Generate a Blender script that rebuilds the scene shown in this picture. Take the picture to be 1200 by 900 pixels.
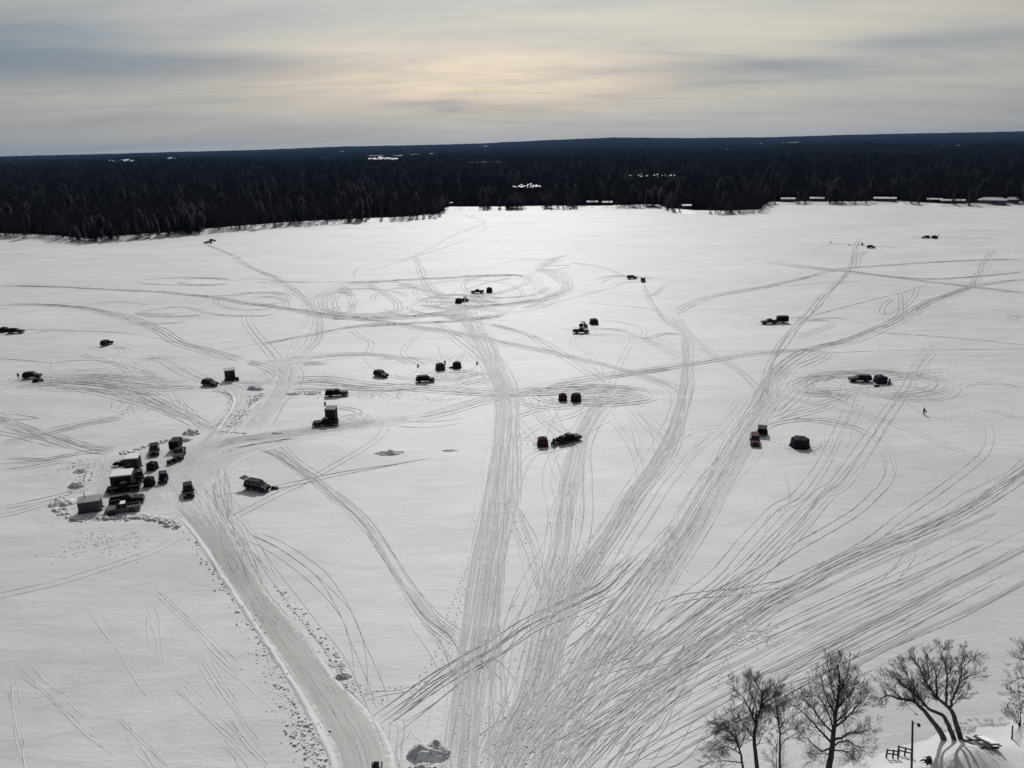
import bpy, bmesh, math, random
import numpy as np
from mathutils import Vector, Matrix, noise as mnoise

R = math.radians
random.seed(11)
rng = np.random.default_rng(11)
scene = bpy.context.scene
for o in list(bpy.data.objects):
    bpy.data.objects.remove(o)
COL = scene.collection

# ------------------------------------------------------------------ camera
CAM_H, FPX, PITCH, ROLL = 60.0, 900.0, 16.95, 0.9
cam_data = bpy.data.cameras.new('camera')
cam_data.sensor_width = 36.0
cam_data.lens = 36.0 * FPX / 1200.0
cam_data.clip_start = 0.5
cam_data.clip_end = 80000.0
cam = bpy.data.objects.new('camera', cam_data)
COL.objects.link(cam)
CROT = Matrix.Rotation(R(90 - PITCH), 3, 'X') @ Matrix.Rotation(R(-ROLL), 3, 'Z')
cam.matrix_world = Matrix.Translation((0, 0, CAM_H)) @ CROT.to_4x4()
scene.camera = cam

# ------------------------------------------------------------------ sky and sun
SUN_EL, SUN_STR, SKY_STR = 36.5, 2.28, 0.05
scene.view_settings.view_transform = 'Standard'
scene.view_settings.look = 'None'
scene.view_settings.exposure = 0.0
scene.view_settings.gamma = 1.0
scene.view_settings.use_curve_mapping = False
sd = bpy.data.lights.new('sun', 'SUN')
sd.energy = SUN_STR
sd.angle = R(0.8)
sd.color = (1.0, 0.99, 0.975)
so = bpy.data.objects.new('sun', sd)
COL.objects.link(so)
so.rotation_euler = (R(-(90 - SUN_EL)), 0, 0)      # shines from +Y (ahead of the camera) down towards -Y
so.location = (0, 0, 300)

world = bpy.data.worlds.new('World')
scene.world = world
world.use_nodes = True


class NT:
    """small helper around a node tree"""
    def __init__(s, tree):
        s.t = tree
        s.n = tree.nodes
        s.l = tree.links

    def put(s, sock, v):
        if v is None:
            return
        if isinstance(v, bpy.types.NodeSocket):
            s.l.new(v, sock)
        else:
            sock.default_value = v

    def new(s, typ, **kw):
        nd = s.n.new(typ)
        for k, v in kw.items():
            setattr(nd, k, v)
        return nd

    def math(s, op, a, b=None, c=None, clamp=False):
        nd = s.new('ShaderNodeMath', operation=op, use_clamp=clamp)
        s.put(nd.inputs[0], a)
        s.put(nd.inputs[1], b)
        s.put(nd.inputs[2], c)
        return nd.outputs[0]

    def mix(s, fac, a, b):
        nd = s.new('ShaderNodeMix', data_type='RGBA')
        s.put(nd.inputs[0], fac)
        s.put(nd.inputs[6], a)
        s.put(nd.inputs[7], b)
        return nd.outputs[2]

    def ramp(s, v, lo, hi, a=0.0, b=1.0, smooth=True):
        nd = s.new('ShaderNodeMapRange', interpolation_type='SMOOTHSTEP' if smooth else 'LINEAR')
        s.put(nd.inputs[0], v)
        nd.inputs[1].default_value, nd.inputs[2].default_value = lo, hi
        nd.inputs[3].default_value, nd.inputs[4].default_value = a, b
        return nd.outputs[0]

    def noise(s, vec, scale, detail=4.0, rough=0.55, dist=0.0):
        nd = s.new('ShaderNodeTexNoise')
        s.put(nd.inputs['Vector'], vec)
        nd.inputs['Scale'].default_value = scale
        nd.inputs['Detail'].default_value = detail
        nd.inputs['Roughness'].default_value = rough
        nd.inputs['Distortion'].default_value = dist
        return nd.outputs[0]

    def mapping(s, vec, scale=(1, 1, 1), rot=(0, 0, 0), loc=(0, 0, 0)):
        nd = s.new('ShaderNodeMapping')
        s.put(nd.inputs[0], vec)
        nd.inputs['Scale'].default_value = scale
        nd.inputs['Rotation'].default_value = rot
        nd.inputs['Location'].default_value = loc
        return nd.outputs[0]


def build_world():
    w = NT(world.node_tree)
    w.n.clear()
    out = w.new('ShaderNodeOutputWorld')
    sky = w.new('ShaderNodeTexSky', sky_type='NISHITA', sun_disc=False)
    sky.sun_elevation = R(SUN_EL)
    sky.sun_rotation = 0.0
    sky.air_density = 1.0
    sky.dust_density = 1.0
    bg1 = w.new('ShaderNodeBackground')
    w.put(bg1.inputs[0], sky.outputs[0])
    bg1.inputs[1].default_value = SKY_STR
    tc = w.new('ShaderNodeTexCoord')
    d = tc.outputs['Generated']
    sep = w.new('ShaderNodeSeparateXYZ')
    w.put(sep.inputs[0], d)
    x, y, z = sep.outputs
    zz = w.math('ADD', w.math('MAXIMUM', z, 0.0), 0.13)
    cb = w.new('ShaderNodeCombineXYZ')
    w.put(cb.inputs[0], w.math('DIVIDE', x, zz))
    w.put(cb.inputs[1], w.math('DIVIDE', y, zz))
    pl = cb.outputs[0]
    # high thin cloud sheet, drawn out in long streaks across the view
    n1 = w.noise(w.mapping(pl, (0.42, 1.15, 1), rot=(0, 0, R(6)), loc=(3.1, 0.4, 0)), 1.0, 4, 0.45, 0.35)
    n2 = w.noise(w.mapping(pl, (1.0, 2.6, 1), rot=(0, 0, R(-5)), loc=(7.7, 2.4, 0)), 1.0, 7, 0.6, 0.6)
    n3 = w.noise(w.mapping(pl, (0.20, 0.40, 1), loc=(1.7, 5.2, 0)), 1.0, 3, 0.5, 0.2)
    thick = w.math('ADD', w.math('ADD', w.math('MULTIPLY', n1, 0.34), w.math('MULTIPLY', n2, 0.22)),
                   w.math('MULTIPLY', n3, 0.24))

    # thin bluer gaps in the sheet where the photograph shows them
    def blob(cx, cz, wx, wz):
        a_ = w.math('DIVIDE', w.math('SUBTRACT', x, cx), wx)
        b_ = w.math('DIVIDE', w.math('SUBTRACT', w.math('ADD', z, w.math('MULTIPLY', w.math('SUBTRACT', n1, 0.5), 0.05)), cz), wz)
        return w.math('EXPONENT', w.math('MULTIPLY', w.math('ADD', w.math('MULTIPLY', a_, a_), w.math('MULTIPLY', b_, b_)), -1.0))
    gap = None
    for cx, cz, wx, wz, am in ((-0.46, 0.20, 0.40, 0.05, -0.16), (-0.50, 0.098, 0.20, 0.026, 0.30), (-0.30, 0.098, 0.14, 0.014, 0.16), (0.27, 0.082, 0.13, 0.012, 0.17), (0.14, 0.066, 0.08, 0.009, 0.12),
                               (0.47, 0.108, 0.12, 0.012, 0.15), (0.30, 0.185, 0.16, 0.018, 0.12), (-0.02, 0.050, 0.14, 0.010, 0.10)):
        k = w.math('MULTIPLY', blob(cx, cz, wx, wz), am)
        gap = k if gap is None else w.math('ADD', gap, k)
    gap = w.math('MULTIPLY', gap, w.ramp(y, 0.0, 0.3))
    cov = w.ramp(w.math('ADD', w.math('SUBTRACT', thick, gap), 0.165), 0.26, 0.72)
    # forward scattering: the sheet is brighter towards the sun and dim away from it
    dot = w.new('ShaderNodeVectorMath', operation='DOT_PRODUCT')
    w.put(dot.inputs[0], d)
    dot.inputs[1].default_value = (0, math.cos(R(SUN_EL)), math.sin(R(SUN_EL)))
    fs = w.math('POWER', w.math('MULTIPLY_ADD', dot.outputs['Value'], 0.5, 0.5), 3.8)
    lum = w.math('MULTIPLY_ADD', fs, SKY_HI - SKY_LO, SKY_LO)
    # low warm gap in the sheet, under the sun
    az = w.math('MULTIPLY', w.math('ADD', x, 0.04), 3.6)
    el = w.math('MULTIPLY', w.math('SUBTRACT', z, 0.080), 28.0)
    g = w.math('EXPONENT', w.math('MULTIPLY', w.math('ADD', w.math('MULTIPLY', az, az), w.math('MULTIPLY', el, el)), -1.0))
    fwd = w.ramp(y, 0.0, 0.4)
    g = w.math('MULTIPLY', w.math('MULTIPLY', g, fwd), w.ramp(n2, 0.22, 0.60, 0.35, 1.0))
    thin = w.mix(cov, (0.56, 0.68, 0.82, 1), (1.0, 0.93, 0.79, 1))
    thin = w.mix(w.ramp(z, 0.0, 0.10, 1.0, 0.0), thin, (0.72, 0.735, 0.74, 1))
    thin = w.mix(w.ramp(dot.outputs['Value'], -0.2, 0.65, 1.0, 0.0), thin, (0.46, 0.69, 1.0, 1))
    vm = w.new('ShaderNodeVectorMath', operation='SCALE')
    w.put(vm.inputs[0], thin)
    shade = w.math('MULTIPLY_ADD', cov, 0.42, 0.74)
    w.put(vm.inputs[3], w.math('MULTIPLY', lum, shade))
    add = w.new('ShaderNodeVectorMath', operation='MULTIPLY_ADD')
    w.put(add.inputs[0], (0.40, 0.235, 0.06))
    gv = w.new('ShaderNodeCombineXYZ')
    for i in range(3):
        w.put(gv.inputs[i], g)
    w.put(add.inputs[1], gv.outputs[0])
    w.put(add.inputs[2], vm.outputs[0])
    bg2 = w.new('ShaderNodeBackground')
    w.put(bg2.inputs[0], add.outputs[0])
    bg2.inputs[1].default_value = 1.0
    mx = w.new('ShaderNodeMixShader')
    mx.inputs[0].default_value = 0.9
    w.l.new(bg1.outputs[0], mx.inputs[1])
    w.l.new(bg2.outputs[0], mx.inputs[2])
    w.l.new(mx.outputs[0], out.inputs[0])


SKY_HI, SKY_LO = 0.80, 0.030
build_world()


# ------------------------------------------------------------------ pixel -> place helpers (photograph is 1200 x 900)
def ray(u, v):
    return CROT @ Vector(((u - 600) / FPX, -(v - 450) / FPX, -1.0))


def at(u, v, z=0.0):
    d = ray(u, v)
    t = (z - CAM_H) / d.z
    return Vector((d.x * t, d.y * t, z))


def at_y(u, v, Y):
    d = ray(u, v)
    t = Y / d.y
    return Vector((d.x * t, Y, CAM_H + d.z * t))


def heading(u0, v0, u1, v1):
    a, b = at(u0, v0), at(u1, v1)
    return math.atan2(b.y - a.y, b.x - a.x)


# ------------------------------------------------------------------ materials
MATS = {}


def mat(name, col, rough=0.6, metal=0.0, spec=0.5, var=0.0, vscale=4.0, bump=0.0, bscale=20.0, coat=0.0, trans=0.0):
    if name in MATS:
        return MATS[name]
    m = bpy.data.materials.new(name)
    m.use_nodes = True
    t = NT(m.node_tree)
    b = t.n['Principled BSDF']
    c = tuple(col) + (1,)
    b.inputs['Roughness'].default_value = rough
    b.inputs['Metallic'].default_value = metal
    b.inputs['Specular IOR Level'].default_value = spec
    b.inputs['Coat Weight'].default_value = coat
    tc = t.new('ShaderNodeTexCoord').outputs['Object']
    if var > 0:
        n = t.noise(tc, vscale, 5, 0.6)
        lo = tuple(max(0, x * (1 - var)) for x in col) + (1,)
        hi = tuple(min(1, x * (1 + var)) for x in col) + (1,)
        t.put(b.inputs['Base Color'], t.mix(t.ramp(n, 0.3, 0.7), lo, hi))
    else:
        b.inputs['Base Color'].default_value = c
    if bump > 0:
        bp = t.new('ShaderNodeBump')
        bp.inputs['Strength'].default_value = 1.0
        bp.inputs['Distance'].default_value = bump
        t.put(bp.inputs['Height'], t.noise(tc, bscale, 4, 0.6))
        t.l.new(bp.outputs[0], b.inputs['Normal'])
    MATS[name] = m
    return m


def snow_mat(name, c_lo, c_hi, ripple=1.0, streak=False, rough=0.62):
    m = bpy.data.materials.new(name)
    m.use_nodes = True
    t = NT(m.node_tree)
    b = t.n['Principled BSDF']
    tc = t.new('ShaderNodeTexCoord').outputs['Object']
    if streak:
        uv = t.new('ShaderNodeUVMap').outputs[0]
    big = t.noise(t.mapping(tc, (0.010, 0.022, 1)), 1.0, 4, 0.55)
    mid = t.noise(t.mapping(tc, (0.10, 0.28, 1), rot=(0, 0, R(8))), 1.0, 6, 0.62, 0.5)
    fine = t.noise(t.mapping(tc, (0.9, 2.0, 1), rot=(0, 0, R(-20))), 1.0, 5, 0.65)
    grain = t.noise(tc, 7.0, 3, 0.6)
    f = t.math('ADD', t.math('MULTIPLY', big, 0.55), t.math('ADD', t.math('MULTIPLY', mid, 0.5), t.math('MULTIPLY', fine, 0.2)))
    crust = t.noise(t.mapping(tc, (0.030, 0.075, 1), rot=(0, 0, R(12)), loc=(3, 9, 0)), 1.0, 5, 0.6, 0.8)
    f = t.math('ADD', f, t.math('MULTIPLY', t.math('SUBTRACT', crust, 0.5), 0.55))
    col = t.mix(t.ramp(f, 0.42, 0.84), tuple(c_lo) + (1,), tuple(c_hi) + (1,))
    h = t.math('ADD', t.math('MULTIPLY', mid, 0.30 * ripple),
               t.math('ADD', t.math('MULTIPLY', fine, 0.085 * ripple), t.math('MULTIPLY', grain, 0.022)))
    if streak:
        s1 = t.noise(t.mapping(uv, (3.2, 0.05, 1)), 1.0, 5, 0.65)
        s2 = t.noise(t.mapping(uv, (0.6, 0.012, 1), loc=(4, 2, 0)), 1.0, 4, 0.6)
        s3 = t.noise(t.mapping(uv, (11.0, 0.22, 1), loc=(1, 8, 0)), 1.0, 3, 0.6)
        at_e = t.new('ShaderNodeAttribute', attribute_name='edge').outputs['Fac']
        sm = t.math('ADD', t.math('MULTIPLY', s1, 0.55), t.math('ADD', t.math('MULTIPLY', s2, 0.35), t.math('MULTIPLY', s3, 0.25)))
        em = t.ramp(t.math('ADD', at_e, t.math('ADD', t.math('MULTIPLY', t.math('SUBTRACT', sm, 0.5), 1.1), t.math('MULTIPLY', t.math('SUBTRACT', fine, 0.5), 1.2))), 0.18, 0.62)
        k = t.math('MULTIPLY', em, t.ramp(sm, 0.42, 0.70, 0.72 if name == 'road_snow' else 0.15, 1.0))
        col = t.mix(k, (0.66, 0.663, 0.665, 1), col)
        h = t.math('ADD', h, t.math('MULTIPLY', s1, 0.05))
    t.put(b.inputs['Base Color'], col)
    b.inputs['Roughness'].default_value = rough
    b.inputs['Specular IOR Level'].default_value = 0.64
    bp = t.new('ShaderNodeBump')
    bp.inputs['Strength'].default_value = 0.55
    bp.inputs['Distance'].default_value = 1.0
    t.put(bp.inputs['Height'], h)
    t.l.new(bp.outputs[0], b.inputs['Normal'])
    MATS[name] = m
    return m


snow_mat('snow', (0.555, 0.567, 0.585), (0.71, 0.713, 0.716))
snow_mat('snow_bank', (0.60, 0.61, 0.625), (0.72, 0.72, 0.72), ripple=0.5)
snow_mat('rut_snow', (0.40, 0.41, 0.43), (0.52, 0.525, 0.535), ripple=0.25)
snow_mat('shaded_rut_snow', (0.24, 0.262, 0.31), (0.39, 0.41, 0.45), ripple=0.25)  # packed snow, with the blue shade of the ruts put into its colour
snow_mat('old_rut_snow', (0.56, 0.567, 0.58), (0.66, 0.662, 0.662), ripple=0.3)
snow_mat('road_snow', (0.255, 0.250, 0.236), (0.37, 0.365, 0.35), ripple=0.12, streak=True, rough=0.5)
snow_mat('trail_snow', (0.40, 0.41, 0.425), (0.53, 0.535, 0.54), ripple=0.2, streak=True)
mat('roof_snow', (0.84, 0.84, 0.85), 0.7)
mat('bark', (0.045, 0.036, 0.030), 0.9, var=0.35, vscale=3, bump=0.02, bscale=14)
mat('bark_grey', (0.085, 0.075, 0.066), 0.9, var=0.35, vscale=3, bump=0.02, bscale=14)
mat('twig', (0.085, 0.062, 0.050), 0.9)
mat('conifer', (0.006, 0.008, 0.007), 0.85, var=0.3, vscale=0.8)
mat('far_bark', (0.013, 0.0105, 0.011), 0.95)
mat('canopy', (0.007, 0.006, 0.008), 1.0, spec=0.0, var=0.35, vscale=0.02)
mat('tyre', (0.012, 0.012, 0.012), 0.85)
mat('rim', (0.16, 0.16, 0.17), 0.45, metal=0.7)
mat('glass', (0.012, 0.014, 0.017), 0.10, spec=0.6)
mat('lamp_glass', (0.55, 0.55, 0.53), 0.25)
mat('red_lens', (0.25, 0.012, 0.010), 0.3)
mat('black_plastic', (0.013, 0.013, 0.014), 0.6)
mat('steel', (0.11, 0.11, 0.115), 0.5, metal=0.6)
PAINT = {}
for nm, c in dict(black=(0.006, 0.006, 0.0065), charcoal=(0.013, 0.0135, 0.015), silver=(0.13, 0.13, 0.132), grey=(0.035, 0.036, 0.038),
                  red=(0.055, 0.011, 0.010), brown=(0.055, 0.038, 0.028), blue=(0.016, 0.022, 0.042), green=(0.009, 0.011, 0.009),
                  white=(0.62, 0.62, 0.61)).items():
    PAINT[nm] = mat('paint_' + nm, c, 0.62, spec=0.12, coat=0.0)
mat('fabric_black', (0.007, 0.007, 0.009), 0.9, var=0.3, vscale=2)
mat('fabric_red', (0.050, 0.010, 0.010), 0.9, var=0.3, vscale=2)
mat('fabric_brown', (0.040, 0.024, 0.018), 0.9, var=0.3, vscale=2)
mat('fabric_blue', (0.014, 0.018, 0.034), 0.9, var=0.3, vscale=2)
mat('clear_window', (0.055, 0.06, 0.07), 0.25)
mat('wall_grey', (0.075, 0.078, 0.082), 0.6, var=0.2, vscale=2)
mat('wall_brown', (0.060, 0.045, 0.040), 0.8, var=0.3, vscale=2)
mat('wall_dark', (0.024, 0.024, 0.028), 0.8, var=0.3, vscale=2)
mat('wall_olive', (0.036, 0.036, 0.028), 0.75, var=0.25, vscale=2)
mat('roof_olive', (0.16, 0.16, 0.145), 0.7, var=0.2, vscale=2)
mat('roof_metal', (0.26, 0.27, 0.28), 0.5, metal=0.3)
mat('wood', (0.060, 0.045, 0.034), 0.85, var=0.4, vscale=5)
mat('house_wall', (0.05, 0.042, 0.038), 0.8, var=0.3, vscale=0.6)
mat('house_grey', (0.09, 0.09, 0.10), 0.8, var=0.3, vscale=0.6)
mat('cloth_black', (0.014, 0.014, 0.016), 0.9)
mat('cloth_brown', (0.05, 0.035, 0.025), 0.9)
mat('skin', (0.42, 0.26, 0.19), 0.6)
mat('bucket_white', (0.45, 0.45, 0.44), 0.5)


# ------------------------------------------------------------------ object helpers
def tag(o, label=None, cat=None, group=None, kind=None):
    if label:
        o['label'] = label
    if cat:
        o['category'] = cat
    if group:
        o['group'] = group
    if kind:
        o['kind'] = kind
    return o


def empty(name, loc, rz=0.0):
    o = bpy.data.objects.new(name, None)
    o.empty_display_size = 0.5
    COL.objects.link(o)
    o.location = loc
    o.rotation_euler = (0, 0, rz)
    return o


def link_mesh(name, me, parent=None):
    o = bpy.data.objects.new(name, me)
    COL.objects.link(o)
    if parent is not None:
        o.parent = parent
    return o


def np_mesh(name, verts, quads=None, tris=None, material=None, smooth=False):
    me = bpy.data.meshes.new(name)
    verts = np.asarray(verts, dtype=np.float32).reshape(-1, 3)
    me.vertices.add(len(verts))
    me.vertices.foreach_set('co', verts.ravel())
    q = np.asarray(quads, dtype=np.int32).reshape(-1, 4) if quads is not None else np.zeros((0, 4), np.int32)
    t = np.asarray(tris, dtype=np.int32).reshape(-1, 3) if tris is not None else np.zeros((0, 3), np.int32)
    me.loops.add(q.size + t.size)
    me.loops.foreach_set('vertex_index', np.concatenate([q.ravel(), t.ravel()]))
    me.polygons.add(len(q) + len(t))
    starts = np.concatenate([np.arange(len(q)) * 4, q.size + np.arange(len(t)) * 3]).astype(np.int32)
    me.polygons.foreach_set('loop_start', starts)
    if smooth:
        me.polygons.foreach_set('use_smooth', np.ones(len(q) + len(t), dtype=bool))
    me.update(calc_edges=True)
    if material:
        me.materials.append(MATS[material] if isinstance(material, str) else material)
    return me


class MB:
    def __init__(s):
        s.v = []
        s.f = []

    def poly(s, pts):
        n = len(s.v)
        s.v += [tuple(p) for p in pts]
        s.f.append(tuple(range(n, n + len(pts))))

    def hexa(s, b, t):
        """bottom ring b and top ring t, equal counts, counter-clockwise seen from above"""
        n = len(s.v)
        k = len(b)
        s.v += [tuple(p) for p in b] + [tuple(p) for p in t]
        s.f.append(tuple(range(n + k - 1, n - 1, -1)))
        s.f.append(tuple(range(n + k, n + 2 * k)))
        for i in range(k):
            j = (i + 1) % k
            s.f.append((n + i, n + j, n + k + j, n + k + i))

    def box(s, c, size, rz=0.0, ry=0.0, rx=0.0):
        m = Matrix.Rotation(rz, 3, 'Z') @ Matrix.Rotation(ry, 3, 'Y') @ Matrix.Rotation(rx, 3, 'X')
        c = Vector(c)
        hx, hy, hz = size[0] / 2, size[1] / 2, size[2] / 2
        r = [(-hx, -hy), (hx, -hy), (hx, hy), (-hx, hy)]
        s.hexa([c + m @ Vector((x, y, -hz)) for x, y in r], [c + m @ Vector((x, y, hz)) for x, y in r])

    def frus(s, x0, x1, y, z0, X0, X1, Y, z1):
        s.hexa([(x0, -y, z0), (x1, -y, z0), (x1, y, z0), (x0, y, z0)], [(X0, -Y, z1), (X1, -Y, z1), (X1, Y, z1), (X0, Y, z1)])

    def prism(s, prof, y0, y1):
        """side profile in x,z (counter-clockwise seen from -y) drawn out from y0 to y1"""
        n = len(s.v)
        k = len(prof)
        s.v += [(x, y0, z) for x, z in prof] + [(x, y1, z) for x, z in prof]
        s.f.append(tuple(range(n, n + k)))
        s.f.append(tuple(range(n + 2 * k - 1, n + k - 1, -1)))
        for i in range(k):
            j = (i + 1) % k
            s.f.append((n + j, n + i, n + k + i, n + k + j))

    def tube(s, pts, rads, n=6, cap=True):
        base = len(s.v)
        pts = [Vector(p) for p in pts]
        a = None
        for i, p in enumerate(pts):
            d = (pts[min(i + 1, len(pts) - 1)] - pts[max(i - 1, 0)])
            d = d.normalized() if d.length > 1e-9 else Vector((0, 0, 1))
            a = d.orthogonal() if a is None else a - d * a.dot(d)
            a = a.normalized() if a.length > 1e-6 else d.orthogonal().normalized()
            b = d.cross(a)
            for k in range(n):
                th = 2 * math.pi * k / n
                s.v.append(tuple(p + (a * math.cos(th) + b * math.sin(th)) * rads[i]))
        for i in range(len(pts) - 1):
            for k in range(n):
                k2 = (k + 1) % n
                s.f.append((base + i * n + k, base + i * n + k2, base + (i + 1) * n + k2, base + (i + 1) * n + k))
        if cap:
            s.f.append(tuple(base + n - 1 - k for k in range(n)))
            s.f.append(tuple(base + (len(pts) - 1) * n + k for k in range(n)))

    def panel(s, p, shrink=0.1, off=0.012, th=0.02):
        """thin raised panel on the quad p"""
        p = [Vector(q) for q in p]
        c = sum(p, Vector()) / 4
        nrm = (p[1] - p[0]).cross(p[3] - p[0]).normalized()
        q = [c + (a - c) * (1 - shrink) for a in p]
        s.hexa([a + nrm * (off - th) for a in q], [a + nrm * off for a in q])

    def build(s, name, material, parent=None, bevel=0.0, smooth=False):
        me = bpy.data.meshes.new(name)
        me.from_pydata(s.v, [], s.f)
        if bevel > 0:
            bm = bmesh.new()
            bm.from_mesh(me)
            bmesh.ops.remove_doubles(bm, verts=bm.verts, dist=1e-4)
            es = [e for e in bm.edges if len(e.link_faces) == 2 and e.calc_face_angle(0) > 0.35]
            bmesh.ops.bevel(bm, geom=es, offset=bevel, segments=2, affect='EDGES', clamp_overlap=True)
            bm.to_mesh(me)
            bm.free()
        if smooth:
            for p in me.polygons:
                p.use_smooth = True
        me.materials.append(MATS[material] if isinstance(material, str) else material)
        me.update()
        return link_mesh(name, me, parent)


# ------------------------------------------------------------------ lake sheet
def make_lake():
    xs = [-26000, -3000, -700, 0, 700, 3000, 26000]
    ys = [-3000, -300, 0, 200, 500, 1500, 6000, 30000]
    v = [(x, y, 0) for y in ys for x in xs]
    nx = len(xs)
    q = [(j * nx + i, j * nx + i + 1, (j + 1) * nx + i + 1, (j + 1) * nx + i) for j in range(len(ys) - 1) for i in range(nx - 1)]
    o = link_mesh('frozen_lake', np_mesh('frozen_lake', v, q, material='snow'))
    tag(o, 'snow covered frozen lake stretching to the far wooded shore', 'lake', kind='structure')


make_lake()


# ------------------------------------------------------------------ near bank (bottom right of the view)
BANK = [at(u, v) for u, v in [(700, 1000), (880, 935), (1000, 893), (1060, 874), (1120, 862), (1200, 838), (1330, 800)]]
MOUND = at(1113, 870, 1.0)


def bank_y(x):
    p = BANK
    if x <= p[0].x:
        return p[0].y
    for a, b in zip(p, p[1:]):
        if x <= b.x:
            t = (x - a.x) / (b.x - a.x)
            return a.y + (b.y - a.y) * t
    return p[-1].y


def land_z(x, y):
    d = bank_y(x) - y + 0.8 * mnoise.noise(Vector((x * 0.3, y * 0.3, 0)))
    if d < 0:
        z = max(-0.4, d * 0.4)
    else:
        t = min(d / 5.0, 1.0)
        z = 1.15 * t * t * (3 - 2 * t) + 0.03 * d
    dx, dy = x - MOUND.x - 0.3, y - MOUND.y + 2.6
    z += 1.25 * math.exp(-(dx * dx / 10.0 + dy * dy / 9.0)) * (1 if d > -1 else max(0, 1 + (d + 1)))
    if z > -0.2:
        z += 0.10 * mnoise.noise(Vector((x * 0.7, y * 0.7, 3.0))) + 0.035 * mnoise.noise(Vector((x * 2.2, y * 2.2, 7.0)))
    return z


def at_land(u, v):
    d = ray(u, v)
    t0 = 40.0
    for i in range(600):
        t = t0 + i * 0.1
        p = Vector((0, 0, CAM_H)) + d * t
        if p.z <= max(land_z(p.x, p.y), 0.0):
            return Vector((p.x, p.y, max(land_z(p.x, p.y), 0.0)))
    return at(u, v)


def make_bank():
    nx, ny = 150, 110
    x0, x1, y0, y1 = 2.0, 75.0, 22.0, 82.0
    v = []
    for j in range(ny):
        for i in range(nx):
            x = x0 + (x1 - x0) * i / (nx - 1)
            y = y0 + (y1 - y0) * j / (ny - 1)
            v.append((x, y, land_z(x, y) if 0 < i < nx - 1 else -0.5))
    q = [(j * nx + i, j * nx + i + 1, (j + 1) * nx + i + 1, (j + 1) * nx + i) for j in range(ny - 1) for i in range(nx - 1)]
    o = link_mesh('near_shore', np_mesh('near_shore', v, q, material='snow_bank', smooth=True))
    tag(o, 'snow covered near bank with a low mound under the leaning willow', 'shore', kind='structure')


make_bank()

# ------------------------------------------------------------------ far shore, hills
SHORE_PX = [(-330, 292), (-160, 284), (0, 279), (60, 281), (95, 285), (135, 283), (200, 278), (260, 272), (330, 266), (400, 262), (470, 259),
            (515, 255), (524, 246), (560, 246), (600, 246), (640, 245), (700, 245), (770, 243), (784, 248), (815, 251), (850, 251.5),
            (890, 250), (899, 240.5), (940, 239.5), (1000, 240), (1050, 239), (1100, 242.5), (1150, 242), (1200, 240), (1330, 236), (1550, 232)]
SKYLINE_PX = [(-330, 187), (0, 183), (110, 180.5), (200, 178), (300, 175.5), (400, 171.5), (480, 170), (560, 168), (600, 166), (650, 163.5), (720, 160.8), (800, 161.5),
              (900, 160.5), (1000, 157.5), (1100, 155.5), (1200, 153.5), (1550, 150)]
_sp = sorted((math.atan2(at(u, v).x, at(u, v).y), math.hypot(at(u, v).x, at(u, v).y)) for u, v in SHORE_PX)
S_TH = np.array([a for a, b in _sp])
S_R = np.array([b for a, b in _sp])
FAR_R = 15000.0
_sk = []
for u, v in SKYLINE_PX:
    d = ray(u, v)
    hl = math.hypot(d.x, d.y)
    _sk.append((math.atan2(d.x, d.y), CAM_H + d.z / hl * FAR_R))
K_TH = np.array([a for a, b in _sk])
K_H = np.array([b for a, b in _sk])


def shore_r(th):
    return float(np.interp(th, S_TH, S_R)) + 2.5 * mnoise.noise(Vector((th * 160, 0, 0)))


def far_z(x, y):
    th = math.atan2(x, y)
    r = math.hypot(x, y)
    d = r - shore_r(th)
    if d <= 0:
        return -0.3 if d < -1 else 0.0
    z = 1.2 * min(d / 6.0, 1.0) + 0.03 * min(d, 150)
    k = min(max((r - 900) / 2500.0, 0), 1)
    roll = 14 * mnoise.noise(Vector((x * 0.0011, y * 0.0022, 5))) + 8 * mnoise.noise(Vector((x * 0.003, y * 0.005, 9)))
    z += k * (roll + 6)
    hk = float(np.interp(th, K_TH, K_H)) - 9.0
    t = min(max((r - 3000) / (FAR_R - 3000), 0), 1)
    for rc_, am_, wd_, sd_ in ((2400, 15, 420, 3), (3900, 22, 600, 13), (5200, 30 + 34 * min(max((th + 0.05) / 0.25, 0), 1), 700, 23), (7600, 36, 900, 33)):
        z += am_ * math.exp(-((r - rc_ - 500 * mnoise.noise(Vector((th * 4, sd_, 0)))) / wd_) ** 2) * (0.45 + 0.9 * mnoise.noise(Vector((th * 6, sd_, 5))) + 0.3 * mnoise.noise(Vector((th * 25, sd_, 5))))
    z = z * (1 - t) + hk * t ** 1.7 + (1 - t) * t * 20 * mnoise.noise(Vector((x * 0.0007, y * 0.0012, 1)))
    return z


D_ROWS = [-3, 0, 3, 8, 16, 30, 50, 80, 120, 170, 240, 330, 430, 560, 700, 900, 1100, 1350, 1650, 2000, 2400, 2900, 3500, 4200, 5000, 6000, 7000, 8000, 9000, 9800, 10600, 11500, 12500, 13500, 14300]


def make_far_shore():
    ths = np.linspace(R(-50), R(50), 620)
    v, q = [], []
    rows = D_ROWS + [None]
    for j, d in enumerate(rows):
        for th in ths:
            r = (shore_r(th) + d) if d is not None else FAR_R + 1500
            x, y = math.sin(th) * r, math.cos(th) * r
            z = far_z(x, y) if d is not None else -5.0
            v.append((x, y, z if d is None or d > 0 else (-0.3 if d < 0 else -0.02)))
    n = len(ths)
    for j in range(len(rows) - 1):
        for i in range(n - 1):
            q.append((j * n + i + 1, j * n + i, (j + 1) * n + i, (j + 1) * n + i + 1))
    q = np.array(q)[:, ::-1]
    o = link_mesh('far_shore', np_mesh('far_shore', v, q, material='snow_bank', smooth=True))
    tag(o, 'snow covered land and low hills beyond the lake', 'terrain', kind='structure')


make_far_shore()

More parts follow.
